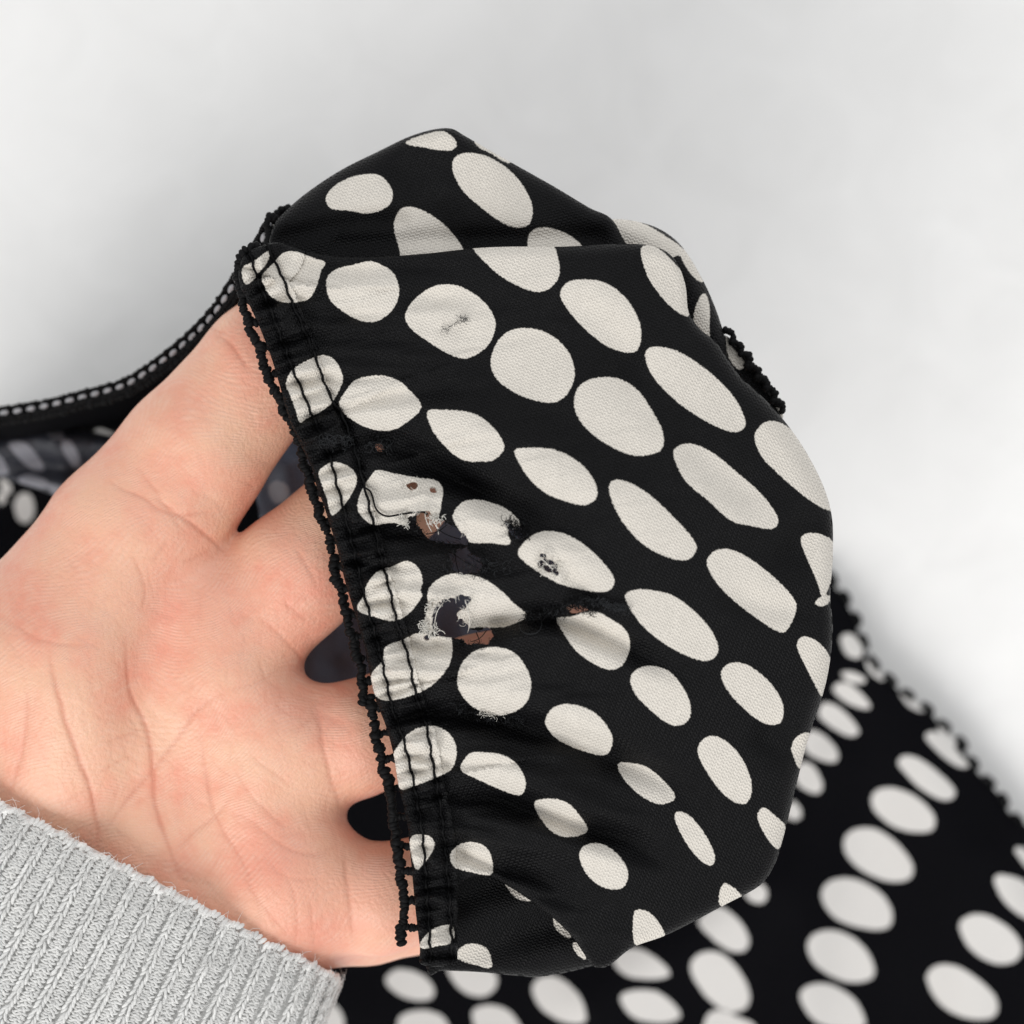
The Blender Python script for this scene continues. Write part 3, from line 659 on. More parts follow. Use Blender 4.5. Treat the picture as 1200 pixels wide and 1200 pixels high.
def bead_chain(path, r, gap, jit=0.25, squash=0.75):
    """crocheted cord: overlapping knots set across the path"""
    p = resample(path, gap); items = []; t = np.gradient(p, axis=0); t /= np.linalg.norm(t, axis=1)[:, None]
    for i in range(len(p)):
        c = p[i] + rng.normal(0, jit, 3)*np.array([1, 1, 0.6]); a = math.atan2(t[i, 1], t[i, 0]) + 0.5*math.sin(i*1.1) + rng.normal(0, .25)
        rr = r*(1 + rng.normal(0, .15))
        ax = np.array([math.cos(a)*rr*squash, -math.sin(a)*rr*squash, 0])*S; ay = np.array([math.sin(a)*rr, math.cos(a)*rr, 0])*S; az = np.array([0, 0, rr*0.95])*S
        items.append((W(*c), ax, ay, az))
    return items
def dens(pts, n=5): return spline(pts, False, n)
PIC1 = [(298,288),(284,297),(278,312),(279,325),(284,352),(290,378),(304,409),(312,438),(325,465),(337,488),(348,512),(355,540),(362,562),(367,580),(374,601),(383,625),(389,647),(393,672),(401,697),(407,725),(414,752),(420,775),(424,800),(425,824)]
PIC2 = [(434,816),(436,834),(440,862),(447,893),(456,922),(460,960),(466,1000),(470,1033),(474,1064),(470,1084),(471,1104)]
items = []
for pc in (PIC1, PIC2):
    base = dens(pc); n = len(base); sarc = np.concatenate([[0], np.cumsum(np.linalg.norm(np.diff(base, axis=0), axis=1))])
    sc = 2.0*np.abs(np.sin(sarc*math.pi/33))
    path = np.stack([base[:, 0]+2.5-sc*1.6, base[:, 1], 10 + 2*np.sin(sarc*0.11)], 1)
    items += bead_chain(path, 6.6, 3.9, 0.8, 0.6)
    smax = sarc[-1]; s = 20 if pc is PIC1 else 14
    while s < smax-6:
        x = np.interp(s, sarc, base[:, 0]); y = np.interp(s, sarc, base[:, 1])
        d_, s_, _, _, hx, hy = line_near(np.array([x]), np.array([y]), HEM)
        b = np.array([(x, y, 8), ((x+hx[0])/2, (y+hy[0])/2+1, 8), (hx[0]+3, hy[0]+2, 13)])
        if d_[0] > 3: items += bead_chain(b, 5.4, 3.4, 0.8, 0.6)
        s += 32 + rng.normal(0, 5)
V, F = balls(items); mesh_obj('picot_trim', V, F, M_BLACK, garment)
# corded outer edge of the folded hem (black overlock)
# trim behind the right-hand rim
rt = dens(zm(800,300,6,[(300,520),(330,570),(360,610),(395,670),(440,715),(455,770),(505,820),(535,870),(590,930),(625,980),(650,1040),(700,1090)]))
items = []
for i in range(7):
    s = resample(rt, 2.0); a = int(i*len(s)/7); b = int((i+1)*len(s)/7)
    seg = s[a:b+1]; m = len(seg); bump = 5*np.sin(np.linspace(0, math.pi, m))
    path = np.stack([seg[:, 0]+bump*0.8, seg[:, 1]-bump*0.5, -52+0*bump], 1); items += bead_chain(path, 5.2, 4.0)
V, F = balls(items); mesh_obj('rear_picot_trim', V, F, M_BLACK, garment)
sheet('rear_hem', [(840,396,4),(852,394,4),(866,408,4),(884,430,4),(902,458,4),(918,486,4),(905,492,4),(870,455,4),(842,425,4)], 2.5, lambda X, Y: -58+0*X,
      [zm(800,300,6,[(300,560),(330,620),(400,700),(435,750),(430,790),(380,790),(320,700)]), zm(800,300,6,[(660,1060),(690,1080),(740,1150),(700,1140)])], M_FAB, garment)
# scalloped trim along the spread part
items = []
le = resample(dens(LIE_EDGE), 2.0); sarc = np.arange(len(le))*2.0
k = 0.0
while k < sarc[-1]-20:
    a = int(k/2); b = min(len(le)-1, int((k+17)/2)); seg = le[a:b+1]; t = seg[-1]-seg[0]; t /= np.linalg.norm(t); nrm = np.array([t[1], -t[0]])
    m = len(seg); bump = 5*np.sin(np.linspace(0.15, math.pi-0.15, m))**0.3
    z = float(zlie(np.array([seg[m//2, 0]]), np.array([seg[m//2, 1]]))[0])
    for kk in (1.15, 0.3): items += bead_chain(np.stack([seg[:, 0]+nrm[0]*bump*kk, seg[:, 1]+nrm[1]*bump*kk, 0*bump+z-2], 1), 3.6, 3.0)
    k += 28
V, F = balls(items); mesh_obj('spread_picot_trim', V, F, M_BLACK, garment)
# grey beaded edge on the left
def ledge(off): 
    p = resample(dens(LEFT_EDGE), 3.0); t = np.gradient(p, axis=0); t /= np.linalg.norm(t, axis=1)[:, None]
    q = p + off*np.stack([t[:, 1], -t[:, 0]], 1); fr = np.linspace(0, 1, len(q))
    z = TZ + 36 + strap_lift(fr)
    return np.stack([q[:, 0], q[:, 1], z], 1)
it = []
for i, c in enumerate(resample(ledge(1.5), 17.0)):
    p = resample(ledge(1.5), 17.0); t = p[min(i+1, len(p)-1)]-p[max(i-1, 0)]; t /= np.linalg.norm(t); n_ = np.array([t[1], -t[0], 0]); n_ /= np.linalg.norm(n_)
    fl = np.array([1, -1, 1])
    it.append((W(*c), t*fl*7.4*S, n_*fl*4.0*S, np.array([0, 0, 5.0*S])))
V, F = balls(it); mesh_obj('beaded_edge', V, F, M_BEAD, garment)
it = bead_chain(ledge(2.5) - np.array([0, 0, 9.0]), 7.0, 4.5, 0.2) + bead_chain(ledge(7.5), 3.2, 3.4, 0.2) + bead_chain(ledge(-4.5), 5.0, 4.0, 0.3) + bead_chain(ledge(-10), 5.0, 4.0, 0.3)
V, F = balls(it); mesh_obj('beaded_edge_cord', V, F, M_BLACK, garment)
# small cord loops at the top corner
it = bead_chain(np.stack([*dens([(314,292),(315,276),(313,262),(317,254),(322,256)]).T, -60+0*dens([(314,292),(315,276),(313,262),(317,254),(322,256)])[:, 0]], 1), 5.5, 3.5)
lo_ = dens([(322,260),(326,250),(333,245),(341,246),(348,252)]); it += bead_chain(np.stack([lo_[:, 0], lo_[:, 1], -75+0*lo_[:, 0]], 1), 5.5, 3.5)
V, F = balls(it); mesh_obj('corner_cord', V, F, M_BLACK, garment)
sheet('corner_hem', [(296,296,4),(306,276,4),(318,262,5),(330,256,5),(344,262,5),(340,290,4),(316,300,4)], 2.5, lambda X, Y: -85+0*X, [[(318,264),(332,256),(338,268),(326,284),(316,290)], [(298,296),(308,284),(316,290),(306,300)]], M_FAB, garment)

# frayed threads round every hole
def fray(spots, mat, count, name, rad, ln):
    paths = []
    for _ in range(int(count*1.7)):
        x, y, z, dt, hv = spots[rng.integers(len(spots))]
        a = rng.uniform(0, 2*math.pi); L_ = ln*rng.uniform(0.3, 1.4); c = rng.normal(0, 1.1)
        pts = []
        for i in range(6):
            f = i/5; pts.append((x + L_*f*math.cos(a+c*f), y + L_*f*math.sin(a+c*f), z + 1 + 3.5*math.sin(f*2.2)*rng.uniform(0.3, 1.2)))
        p = np.array(pts); paths.append(W(p[:, 0], p[:, 1], p[:, 2]))
    V, F = tubes(paths, 0.45*rad*S, 4); o = mesh_obj(name, V, F, mat, garment); o['kind'] = 'stuff'; return o
wh = [s for s in FRAY_SPOTS if s[3] < -1]; bk = [s for s in FRAY_SPOTS if s[3] >= 1]
fray(wh, M_WHITE, 100, 'frayed_cream_threads', 0.5, 6)
fray(bk, M_BLACK, 130, 'frayed_black_threads', 0.5, 6)
fray(bk, M_GREY, 90, 'worn_grey_threads', 0.4, 5)
# longer threads hanging across the holes
def strands(name, mat, ends, rad):
    paths = []
    for a, b, sag in ends:
        f = np.linspace(0, 1, 9); x = a[0]+(b[0]-a[0])*f + sag*np.sin(f*math.pi); y = a[1]+(b[1]-a[1])*f + 0.7*sag*np.sin(f*math.pi*1.3)
        z0, z1 = zfront(np.array([a[0], b[0]], float), np.array([a[1], b[1]], float)); z = z0+(z1-z0)*f + 2 + 2*np.sin(f*5)
        paths.append(W(x, y, z))
    V, F = tubes(paths, rad*S, 5); mesh_obj(name, V, F, mat, garment)
strands('hanging_cream_threads', M_WHITE, [((520,706),(509,736),-3),((545,703),(548,744),4),((503,603),(514,628),3),((498,602),(506,622),-2),((636,660),(654,664),1.5),((633,653),(648,668),1)], 0.5)
strands('hanging_black_threads', M_BLACK, [((530,648),(560,668),3),((534,644),(538,670),-2),((548,650),(566,662),2),((552,752),(570,740),2),((512,620),(540,634),3),((596,612),(612,628),-2),((558,741),(562,754),1),((500,626),(524,616),2)], 0.55)
# twisted tufts: at the hole corners, along the tear, below the round dot, on the worn hem
def tuft(pts, count, spread, ln, z0=2.0):
    p = resample(spline(pts, False, 5), 1.5); out = []
    b = p[rng.integers(len(p), size=count)] + rng.normal(0, spread, (count, 2)); z = zfront(b[:, 0], b[:, 1])
    return [(x, y, zz + z0 + rng.uniform(0, 2), 5, 0) for (x, y), zz in zip(b, z)]
tear = tuft([(618,722),(640,718),(660,712),(672,704),(684,706),(694,712)], 120, 2.4, 6)
tear2 = tuft([(688,702),(705,708),(722,712),(735,713)], 70, 2.6, 5)
fray(tear, M_BLACK, 240, 'tear_threads', 0.8, 9); fray(tear, M_GREY, 70, 'tear_grey_threads', 0.6, 7); fray(tear2, M_GREY, 110, 'tear_end_threads', 0.55, 5)
below = tuft([(536,826),(553,836),(572,842),(590,846),(612,842)], 70, 2.6, 5); fray(below, M_GREY, 60, 'scuff_threads', 0.5, 6); fray(below, M_BLACK, 120, 'scuff_black_threads', 0.6, 6)
fray(tuft([(560,832),(575,838),(590,837)], 30, 1.6, 5), M_WHITE, 22, 'scuff_cream_threads', 0.5, 5)
worn = tuft([(376,520),(395,514),(410,522)], 60, 4, 5); fray(worn, M_GREY, 90, 'worn_hem_threads', 0.5, 6)
fray(tuft([(432,524),(445,520),(455,524)], 40, 4, 5), M_GREY, 60, 'small_hole_threads', 0.5, 5)
fray(tuft([(472,606),(476,612),(480,608)], 30, 2.2, 4), M_WHITE, 26, 'thread_tuft', 0.8, 7)
fray(tuft([(506,608),(512,608),(516,612)], 30, 2.0, 4), M_WHITE, 24, 'thread_tuft', 0.8, 7)
fray(tuft([(498,735),(504,740),(512,743)], 40, 2.4, 4), M_WHITE, 44, 'thread_tuft', 0.9, 7)
fray(tuft([(502,712),(510,708),(516,703)], 30, 2.4, 4), M_WHITE, 26, 'thread_tuft', 0.9, 6)
fray(tuft([(522,668),(545,662),(568,664),(590,668)], 60, 5, 4), M_GREY, 26, 'ladder_threads', 0.45, 10)
fray(tuft([(598,612),(608,622),(616,628)], 60, 4, 4), M_BLACK, 120, 'hole_rim_threads', 0.8, 6)
fray(tuft([(522,388),(532,382),(540,376),(545,374)], 24, 1.8, 3, 0.5), M_GREY, 26, 'snag_threads', 0.5, 5)
# a stray curled lint fibre beside the tear
lc = resample(spline([(609,728),(610,738),(618,743),(630,741),(635,732),(633,724)], False, 6), 2); q = on_front(lc, 3); V, F = tubes([W(q[:, 0], q[:, 1], q[:, 2])], 0.35*S, 4)
mesh_obj('lint_fibre', V, F, M_GREY, garment)

# ------------------------------------------------------------------ the person: a left hand, palm up, and the sweater cuff
person = empty('person', tuple(W(150, 1000, -100)), 'bare palm-up hand in a grey ribbed sweater cuff holding the garment', 'person')
person_inv = Matrix.Translation(-person.location)
def smin(a, b, k):
    h = np.clip(0.5 + 0.5*(b-a)/k, 0, 1); return b*(1-h) + a*h - k*h*(1-h)
def cone(P, a, b, ra, rb, flat=1.0):
    a = np.array(a, float); b = np.array(b, float); ab = b-a; t = np.clip(((P-a) @ ab)/(ab @ ab), 0, 1)
    x = P[..., 0]-a[0]-t*ab[0]; y = P[..., 1]-a[1]-t*ab[1]; z = P[..., 2]-a[2]-t*ab[2]
    return np.sqrt(x*x+y*y+z*z) - (ra + t*(rb-ra))
def hand_sdf(P):
    T = lambda *ch: chain(P, ch)
    def chain(P, ch):
        d = None
        for (a, ra), (b, rb) in zip(ch[:-1], ch[1:]):
            c = cone(P, a, b, ra, rb); d = c if d is None else smin(d, c, 14)
        return d
    palm = cone(P, (120,1140,-118), (262,752,-98), 92, 84)
    palm = smin(palm, cone(P, (150,1120,-118), (318,885,-94), 90, 76), 50)
    palm = smin(palm, cone(P, (180,1120,-118), (350,1045,-98), 90, 78), 50)
    palm = smin(palm, cone(P, (205,1165,-118), (318,1062,-100), 84, 82), 40)
    palm = smin(palm, cone(P, (230,720,-92), (330,1000,-98), 72, 76), 50)          # the ball of the fingers
    palm = smin(palm, cone(P, (60,880,-112), (230,800,-100), 112, 84), 60)
    wrist = cone(P, (130,1120,-130), (-80,1520,-150), 100, 150)
    palm = smin(palm, wrist, 60)
    thumb = T(((40,965,-124),116), ((66,800,-112),150), ((150,640,-100),103), ((224,537,-98),86), ((312,430,-106),76), ((378,366,-122),68))
    d = smin(palm, thumb, 26)
    d = smin(d, cone(P, (170,690,-120), (236,732,-112), 66, 62), 22)              # web of the thumb
    index = T(((262,750,-96),84), ((345,675,-92),75), ((452,578,-106),70), ((545,500,-124),62), ((615,440,-146),54))
    d = smin(d, index, 14)
    middle = T(((318,884,-92),76), ((412,868,-92),67), ((560,812,-104),66), ((680,770,-122),59), ((760,742,-142),52))
    d = smin(d, middle, 28)
    ring = T(((346,1040,-98),78), ((440,1055,-98),64), ((580,1022,-110),62), ((690,985,-130),56), ((760,960,-150),49))
    d = smin(d, ring, 20)
    pinky = T(((325,1075,-120),70), ((430,1075,-165),54), ((545,1058,-205),52), ((620,1035,-235),46), ((668,1016,-250),42))
    d = smin(d, pinky, 16)
    return d
def surface_nets(f, lo, hi, h):
    xs = np.arange(lo[0], hi[0], h); ys = np.arange(lo[1], hi[1], h); zs = np.arange(lo[2], hi[2], h)
    val = np.empty((len(xs), len(ys), len(zs)), np.float32)
    bl = 14; half = bl*h*0.5*1.75 + 22
    cen = np.stack(np.meshgrid(*[np.array([a[i:i+bl].mean() for i in range(0, len(a), bl)]) for a in (xs, ys, zs)], indexing='ij'), -1); cv = f(cen)
    for i0 in range(0, len(xs), bl):
        for j0 in range(0, len(ys), bl):
            for k0 in range(0, len(zs), bl):
                sx, sy, sz = xs[i0:i0+bl], ys[j0:j0+bl], zs[k0:k0+bl]
                c = cv[i0//bl, j0//bl, k0//bl]
                if abs(c) > half: val[i0:i0+bl, j0:j0+bl, k0:k0+bl] = c; continue
                val[i0:i0+bl, j0:j0+bl, k0:k0+bl] = f(np.stack(np.meshgrid(sx, sy, sz, indexing='ij'), -1).astype(np.float32))
    ng = val < 0; nx, ny, nz = val.shape
    cnt = np.zeros((nx-1, ny-1, nz-1), np.int8)
    for a in (0, 1):
        for b in (0, 1):
            for c in (0, 1): cnt += ng[a:nx-1+a, b:ny-1+b, c:nz-1+c]
    act = (cnt > 0) & (cnt < 8); ci = np.argwhere(act); n = len(ci)
    idx = -np.ones(act.shape, int); idx[act] = np.arange(n)
    acc = np.zeros((n, 3)); num = np.zeros(n)
    for ax in range(3):
        for b in (0, 1):
            for c in (0, 1):
                o0 = [0, 0, 0]; o1 = [(ax+1) % 3, (ax+2) % 3]; o0[o1[0]] = b; o0[o1[1]] = c
                p0 = ci + o0; p1 = p0.copy(); p1[:, ax] += 1
                v0 = val[tuple(p0.T)]; v1 = val[tuple(p1.T)]; m = (v0 < 0) != (v1 < 0)
                t = np.where(m, v0/np.where(m, v0-v1, 1), 0); pt = p0 - ci + 0.0; pt[:, ax] += t
                acc[m] += pt[m]; num[m] += 1
    V = (ci + acc/num[:, None])*h + np.array([xs[0], ys[0], zs[0]])
    F = []
    for ax in range(3):
        u, w = (ax+1) % 3, (ax+2) % 3
        sl0 = [slice(None)]*3; sl1 = [slice(None)]*3; sl0[ax] = slice(0, -1); sl1[ax] = slice(1, None)
        e = ng[tuple(sl0)] != ng[tuple(sl1)]; pos = np.argwhere(e)
        pos = pos[(pos[:, u] > 0) & (pos[:, w] > 0) & (pos[:, u] < val.shape[u]-1) & (pos[:, w] < val.shape[w]-1)]
        q = []
        for du, dw in ((-1, -1), (0, -1), (0, 0), (-1, 0)):
            p = pos.copy(); p[:, u] += du; p[:, w] += dw; q.append(idx[tuple(p.T)])
        q = np.stack(q, 1); flip = ~ng[tuple(pos.T)]; q[flip] = q[flip][:, ::-1]
        F.append(q)
    return V, np.concatenate(F)
CREASES = [  # polyline, depth, width, colour weight
 ([(58,760),(62,790),(71,825),(87,875),(104,925),(112,975),(110,1000)], 4.0, 4.0, 1.0),
 ([(150,740),(156,804),(173,850),(179,900),(183,946),(200,1000),(214,1038)], 4.0, 3.8, 1.0),
 ([(117,975),(146,940),(179,904),(208,868),(233,833),(270,806)], 2.6, 3.4, 0.7),
 ([(204,1002),(228,976),(254,954),(275,930)], 2.4, 3.2, 0.6),
 ([(233,846),(240,900),(250,950),(268,985),(288,1017),(300,1050),(308,1080)], 2.4, 3.0, 0.6),
 ([(254,950),(290,960),(330,990),(370,1000),(405,985)], 1.8, 3.2, 0.4),
 ([(30,800),(33,825),(27,880),(8,942)], 2.4, 3.6, 0.6),
 ([(371,815),(374,845),(380,880),(391,920),(402,952)], 2.6, 4.5, 0.6),
 ([(404,990),(407,1030),(412,1070),(414,1110)], 2.4, 4.5, 0.5),
 ([(129,562),(140,572),(167,583),(190,598),(217,604),(250,600)], 2.4, 3.0, 0.7),
 ([(175,579),(195,592),(217,608),(245,630),(268,652)], 3.0, 3.2, 0.9),
 ([(160,545),(182,575),(200,600),(222,628)], 1.8, 2.8, 0.5),
 ([(250,392),(262,398),(275,410),(292,436)], 2.4, 3.0, 0.9),
 ([(244,383),(256,389),(268,391)], 1.6, 2.6, 0.7),
 ([(150,648),(160,660),(172,690),(168,720)], 1.5, 2.8, 0.5),
 ([(215,660),(235,650),(252,640)], 1.5, 2.8, 0.5), ([(178,660),(190,645),(198,630)], 1.5, 2.8, 0.5),
 ([(0,720),(20,735),(45,750),(85,757),(120,752)], 1.6, 3.6, 0.4),
 ([(120,868),(150,862),(178,850)], 1.4, 2.6, 0.4), ([(110,905),(140,890),(165,886)], 1.3, 2.6, 0.4),
 ([(70,945),(90,928),(110,920)], 1.3, 2.6, 0.4),
 ([(275,900),(300,940),(330,965),(350,972)], 1.5, 2.8, 0.4), ([(290,880),(318,905),(345,922)], 1.3, 2.6, 0.35),
 ([(335,1025),(345,1050),(348,1080),(346,1110)], 1.6, 2.6, 0.5), ([(360,1045),(366,1075),(368,1115)], 1.4, 2.6, 0.4),
 ([(284,1010),(296,1045),(320,1075),(340,1100)], 1.5, 2.6, 0.5), ([(310,1000),(325,1020),(345,1030),(375,1030)], 1.3, 2.6, 0.35),
 ([(300,720),(330,745),(352,770),(368,790)], 1.6, 3.2, 0.4), ([(330,700),(345,715),(362,728)], 1.5, 3, 0.4),
 ([(345,640),(360,665),(374,690)], 1.8, 3.5, 0.5),
 ([(262,808),(300,800),(340,775)], 1.4, 3.0, 0.3), ([(345,860),(362,845),(385,835)], 1.3, 2.6, 0.35),
 ([(240,905),(246,930),(248,960)], 1.3, 2.4, 0.35),
]
def build_hand():
    V, F = surface_nets(hand_sdf, (-170, 250, -320), (830, 1330, 60), 5.4)
    me = bpy.data.meshes.new('hand_base'); me.from_pydata([tuple(v) for v in V], [], [tuple(f) for f in F]); me.update()
    ob = bpy.data.objects.new('hand_base', me); COL.objects.link(ob)
    sm = ob.modifiers.new('s', 'SMOOTH'); sm.iterations = 4; sm.factor = 0.5
    ss = ob.modifiers.new('d', 'SUBSURF'); ss.levels = 1; ss.render_levels = 1
    dg = bpy.context.evaluated_depsgraph_get(); m2 = bpy.data.meshes.new_from_object(ob.evaluated_get(dg))
    bpy.data.objects.remove(ob)
    n = len(m2.vertices); co = np.empty(n*3); m2.vertices.foreach_get('co', co); co = co.reshape(-1, 3)
    nr = np.empty(n*3); m2.vertices.foreach_get('normal', nr); nr = nr.reshape(-1, 3)
    X, Y = co[:, 0], co[:, 1]; face = np.clip((nr[:, 2]-0.1)/0.3, 0, 1); disp = np.zeros(n); cr = np.zeros(n)
    def add(p, dep, wid, cw, k=5):
        q = spline(p, False, k); q = q + np.stack([1.2*vnoise(q[:, 0], q[:, 1], 14), 1.2*vnoise(q[:, 0], q[:, 1], 14, 9)], 1)
        lo = q.min(0)-24; hi = q.max(0)+24; m = (X > lo[0]) & (X < hi[0]) & (Y > lo[1]) & (Y < hi[1]) & (face > 0)
        if not m.any(): return
        d, s, _, _, _, _ = line_near(X[m], Y[m], q); L_ = np.linalg.norm(np.diff(q, axis=0), axis=1).sum()
        end = np.clip(np.minimum(s, L_-s)/(0.25*L_), 0, 1)**0.7
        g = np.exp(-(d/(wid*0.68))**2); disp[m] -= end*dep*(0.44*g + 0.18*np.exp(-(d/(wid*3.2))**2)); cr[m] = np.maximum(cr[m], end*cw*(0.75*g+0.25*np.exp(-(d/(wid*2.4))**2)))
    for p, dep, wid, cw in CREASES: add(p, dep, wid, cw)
    r = np.random.default_rng(11)
    for _ in range(260):          # the many fine lines of a palm
        x, y = r.uniform(0, 400), r.uniform(640, 1120); a = r.choice([1.05, -0.85, 1.5, 0.25]) + r.normal(0, .25); L_ = r.uniform(16, 60); c = r.normal(0, .3)
        add([(x + L_*f*math.cos(a+c*f), y + L_*f*math.sin(a+c*f)) for f in (0, .33, .66, 1)], r.uniform(0.3, 1.0), r.uniform(2.4, 3.4), r.uniform(0.05, 0.24), 3)
    for _ in range(22):
        x, y = r.uniform(120, 290), r.uniform(420, 620); a = 0.75 + r.normal(0, .3); L_ = r.uniform(14, 40)
        add([(x + L_*f*math.cos(a), y + L_*f*math.sin(a)) for f in (0, .5, 1)], r.uniform(0.4, 0.8), 2.2, r.uniform(0.06, 0.18), 3)
    soft = 3.2*vnoise(X, Y, 95, 2) + 1.5*vnoise(X, Y, 42, 6, 3)
    # fleshy pads and hollows of the palm
    for (cx, cy, rad, amp) in ((250,690,70,-2),(318,1040,60,6),(170,820,70,-8),(215,930,60,-7),(90,900,80,8),(300,850,55,6),(345,960,40,-5),(130,1000,60,12)):
        soft = soft + amp*np.exp(-((X-cx)**2+(Y-cy)**2)/rad**2)
    co = co + nr*((disp + soft)*face)[:, None]
    fl = np.zeros(n)
    for (cx, cy, rad, amp) in ((330,1020,60,.45),(250,730,80,.30),(200,700,70,.18),(370,1100,50,.30),(150,560,60,.16),(180,470,60,.12),(60,700,70,.14),(290,980,50,.16),(330,830,40,.16),(400,700,60,.3),(430,900,50,.3),(440,1050,50,.35)):
        fl += amp*np.exp(-((X-cx)**2+(Y-cy)**2)/rad**2)
    # the flip of y turns the surface inside out: reverse the faces
    des = co.copy(); wv = W(co[:, 0], co[:, 1], co[:, 2]) - np.array(person.location)
    m2.vertices.foreach_set('co', wv.ravel()); m2.flip_normals()
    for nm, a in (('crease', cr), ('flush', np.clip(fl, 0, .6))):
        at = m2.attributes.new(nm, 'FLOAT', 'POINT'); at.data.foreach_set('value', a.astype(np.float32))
    at = m2.attributes.new('des', 'FLOAT_VECTOR', 'POINT'); at.data.foreach_set('vector', des.astype(np.float32).ravel())
    m2.polygons.foreach_set('use_smooth', [True]*len(m2.polygons)); m2.update(); m2.materials.clear(); m2.materials.append(M_SKIN); m2.name = 'hand'
    o = bpy.data.objects.new('hand', m2); COL.objects.link(o); o.parent = person
    return o
hand = build_hand()

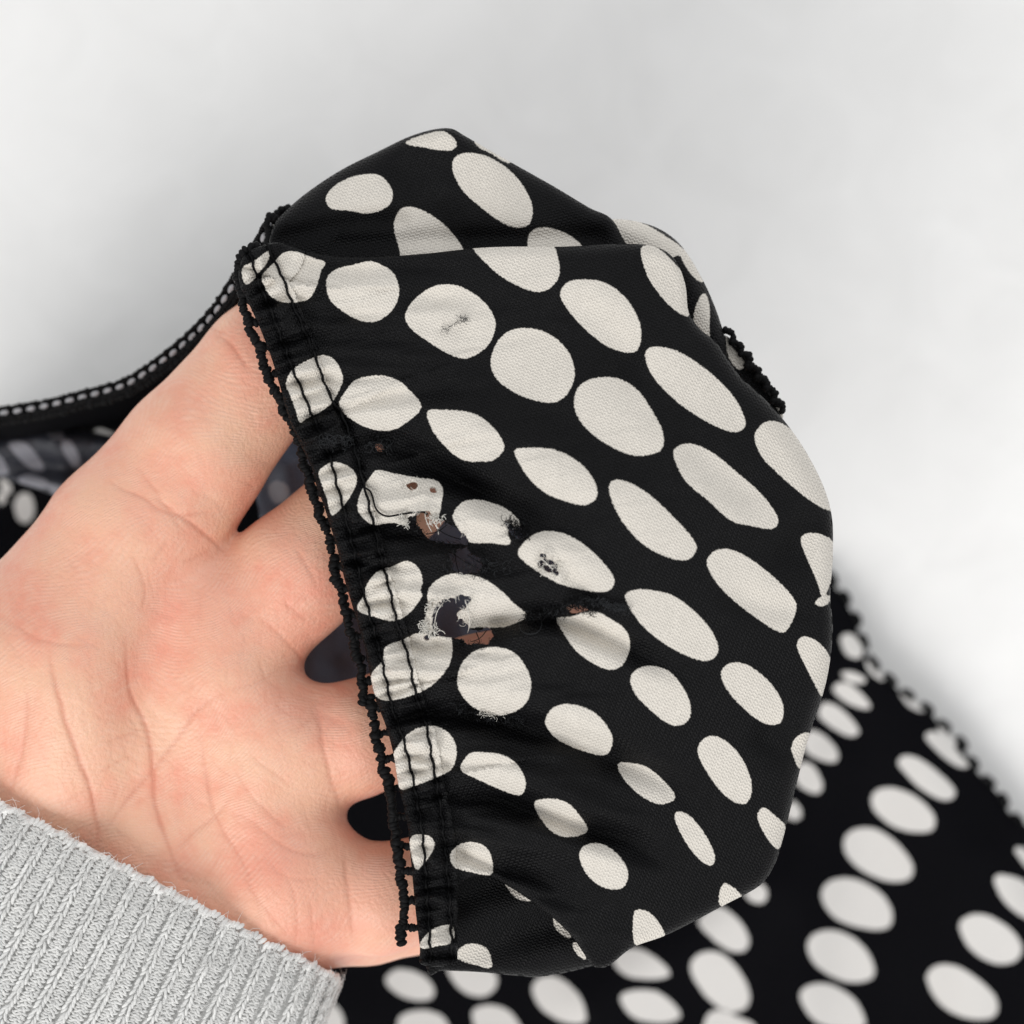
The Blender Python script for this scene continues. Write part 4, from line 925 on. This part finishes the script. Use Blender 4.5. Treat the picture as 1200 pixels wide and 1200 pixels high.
def build_cuff():
    e = np.array([0.888, 0.46]); d = np.array([-0.50, 0.866])         # along the rim, along the sleeve
    C = np.array([84.0, 988.0]); A, B, ZC = 350.0, 143.0, -122.0
    def pt(th, s, lift=0.0):
        """th: angle round the sleeve, s: distance from the rim down the sleeve"""
        th = np.asarray(th, float); s = np.asarray(s, float)
        w = 1 + 0.0004*s; bow = -14*np.cos(th*0+ (th-math.pi/2))**1*0
        cx = np.sign(np.cos(th))*np.abs(np.cos(th))**0.8; sn = np.sign(np.sin(th))*np.abs(np.sin(th))**0.72
        x = C[0] + e[0]*cx*(A+lift)*w + d[0]*s; y = C[1] + e[1]*cx*(A+lift)*w + d[1]*s
        z = ZC + sn*(B+lift)*w
        rim = 10*np.sin(th)*np.exp(-s/30)
        return np.stack([x, y, z-rim*0.2], -1)
    # arc-length table
    tt = np.linspace(0, 2*math.pi, 2000); q = pt(tt, 0*tt); L_ = np.concatenate([[0], np.cumsum(np.linalg.norm(np.diff(q, axis=0), axis=1))])
    pitch = 29.0; nr = int(round(L_[-1]/pitch)); pitch = L_[-1]/nr
    ang = lambda l: np.interp(np.mod(l, L_[-1]), L_, tt)
    cuff = bpy.data.objects.new('sweater_cuff', None)
    # knitted ground
    ns, nt_ = 40, nr*8; V = []; F = []
    ll = np.arange(nt_)/nt_*L_[-1]; th = ang(ll); smax = 430.0
    prof = [(-2, -14), (-6, -6), (-4, 0)] + [(s, 0.0) for s in np.linspace(2, smax, ns)]
    for s, lf in prof:
        rib = 2.2*np.cos(2*math.pi*ll/pitch)
        p = pt(th, np.full(nt_, float(s)), lf - 5 + rib); V.extend(W(p[:, 0], p[:, 1], p[:, 2]) - np.array(person.location))
    for i in range(len(prof)-1):
        for k in range(nt_): k2 = (k+1) % nt_; F.append((i*nt_+k, i*nt_+k2, (i+1)*nt_+k2, (i+1)*nt_+k))
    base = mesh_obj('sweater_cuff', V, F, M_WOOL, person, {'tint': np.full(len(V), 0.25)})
    loc0 = np.array(person.location)
    def frame(l, s, lift):
        p = pt(ang(l), s, lift); p1 = pt(ang(l+1), s, lift); p2 = pt(ang(l), s+1, lift)
        c = W(*p); u = W(*p1)-c; v = W(*p2)-c; u /= np.linalg.norm(u); v /= np.linalg.norm(v); n = np.cross(u, v); n /= np.linalg.norm(n)
        if n[2]*math.sin(float(ang(l))) < 0: n = -n
        return c - loc0, u, v, n
    for k in range(nr):
        l0 = (k+0.5)*pitch; th_ = float(ang(l0)); top = math.sin(th_)
        if top < -0.35: continue
        smx = 330
        x0 = pt(th_, 0)[0]
        if x0 < -120: continue
        it, tint = [], []
        row = 5.3; nrow = int(smx/row)
        for r in range(nrow):
            s = 3 + r*row
            for sd in (-1, 1):                                   # knit column: a chain of V strokes
                c, u, v, n = frame(l0 + sd*2.8 + rng.normal(0, .6), s + rng.normal(0, .8), 2.4 + rng.normal(0, .5))
                a = 0.42*sd + rng.normal(0, .08); dirv = math.cos(a)*v + math.sin(a)*-u*-1
                sv = np.cross(n, dirv)
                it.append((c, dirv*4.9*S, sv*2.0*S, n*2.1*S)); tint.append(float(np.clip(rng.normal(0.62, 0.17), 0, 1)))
        V, F = balls(it); o = mesh_obj('rib', V, F, M_WOOL, base, {'tint': np.repeat(tint, len(_bv))})
        it, tint = [], []
        l1 = l0 + pitch/2
        for r in range(int(nrow*1.7)):                                  # purl groove: rows of small horizontal bumps
            s = 4 + r*row*0.59
            for j in (-1, 0, 1):
                c, u, v, n = frame(l1 + j*5.2 + (1.2 if r % 2 else -1.2) + rng.normal(0, .5), s + rng.normal(0, .4), -2.6 + rng.normal(0, .4))
                a = 0.35*(1 if (r+j) % 2 else -1) + rng.normal(0, .2); dirv = math.cos(a)*u + math.sin(a)*v; sv = np.cross(n, dirv)
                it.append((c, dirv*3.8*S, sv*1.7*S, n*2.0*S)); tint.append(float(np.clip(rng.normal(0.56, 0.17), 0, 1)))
        V, F = balls(it); mesh_obj('groove', V, F, M_WOOL, base, {'tint': np.repeat(tint, len(_bv))})
    # cast-on rim: small knots
    it, tint = [], []
    l = 0.0
    while l < L_[-1]:
        c, u, v, n = frame(l, -1 + 2.2*math.cos(2*math.pi*(l/pitch-0.5)) + rng.normal(0, .8), 0.5 + 2.0*math.cos(2*math.pi*(l/pitch-0.5)))
        a = rng.normal(0.5, .3); dirv = math.cos(a)*v + math.sin(a)*u; sv = np.cross(n, dirv)
        it.append((c, dirv*6.0*S, sv*3.2*S, n*3.6*S)); tint.append(float(np.clip(rng.normal(0.72, 0.2), 0, 1))); l += 5.2
    V, F = balls(it); mesh_obj('cuff_rim', V, F, M_WOOL, base, {'tint': np.repeat(tint, len(_bv))})
    # loose wool fibres
    paths = []
    for _ in range(6500):
        l = rng.uniform(0, L_[-1]); s = -2 + rng.exponential(60) if rng.random() < 0.75 else rng.uniform(0, 300)
        if math.sin(float(ang(l))) < -0.25 or s > 330: continue
        c, u, v, n = frame(l, s, 2.0); a = rng.uniform(0, 6.28); ln = rng.uniform(8, 22)*S; cu = rng.normal(0, 1.2); pts = []
        for i in range(5):
            f = i/4; pts.append(c + ln*f*(math.cos(a+cu*f)*u + math.sin(a+cu*f)*v) + n*S*(1 + 7*math.sin(f*2.4)*rng.uniform(.4, 1)))
        paths.append(np.array(pts))
    V, F = tubes(paths, 0.22*S, 3); o = mesh_obj('wool_fuzz', V, F, M_WOOL, base, {'tint': np.full(len(V), 0.9)}); o['kind'] = 'stuff'
build_cuff()
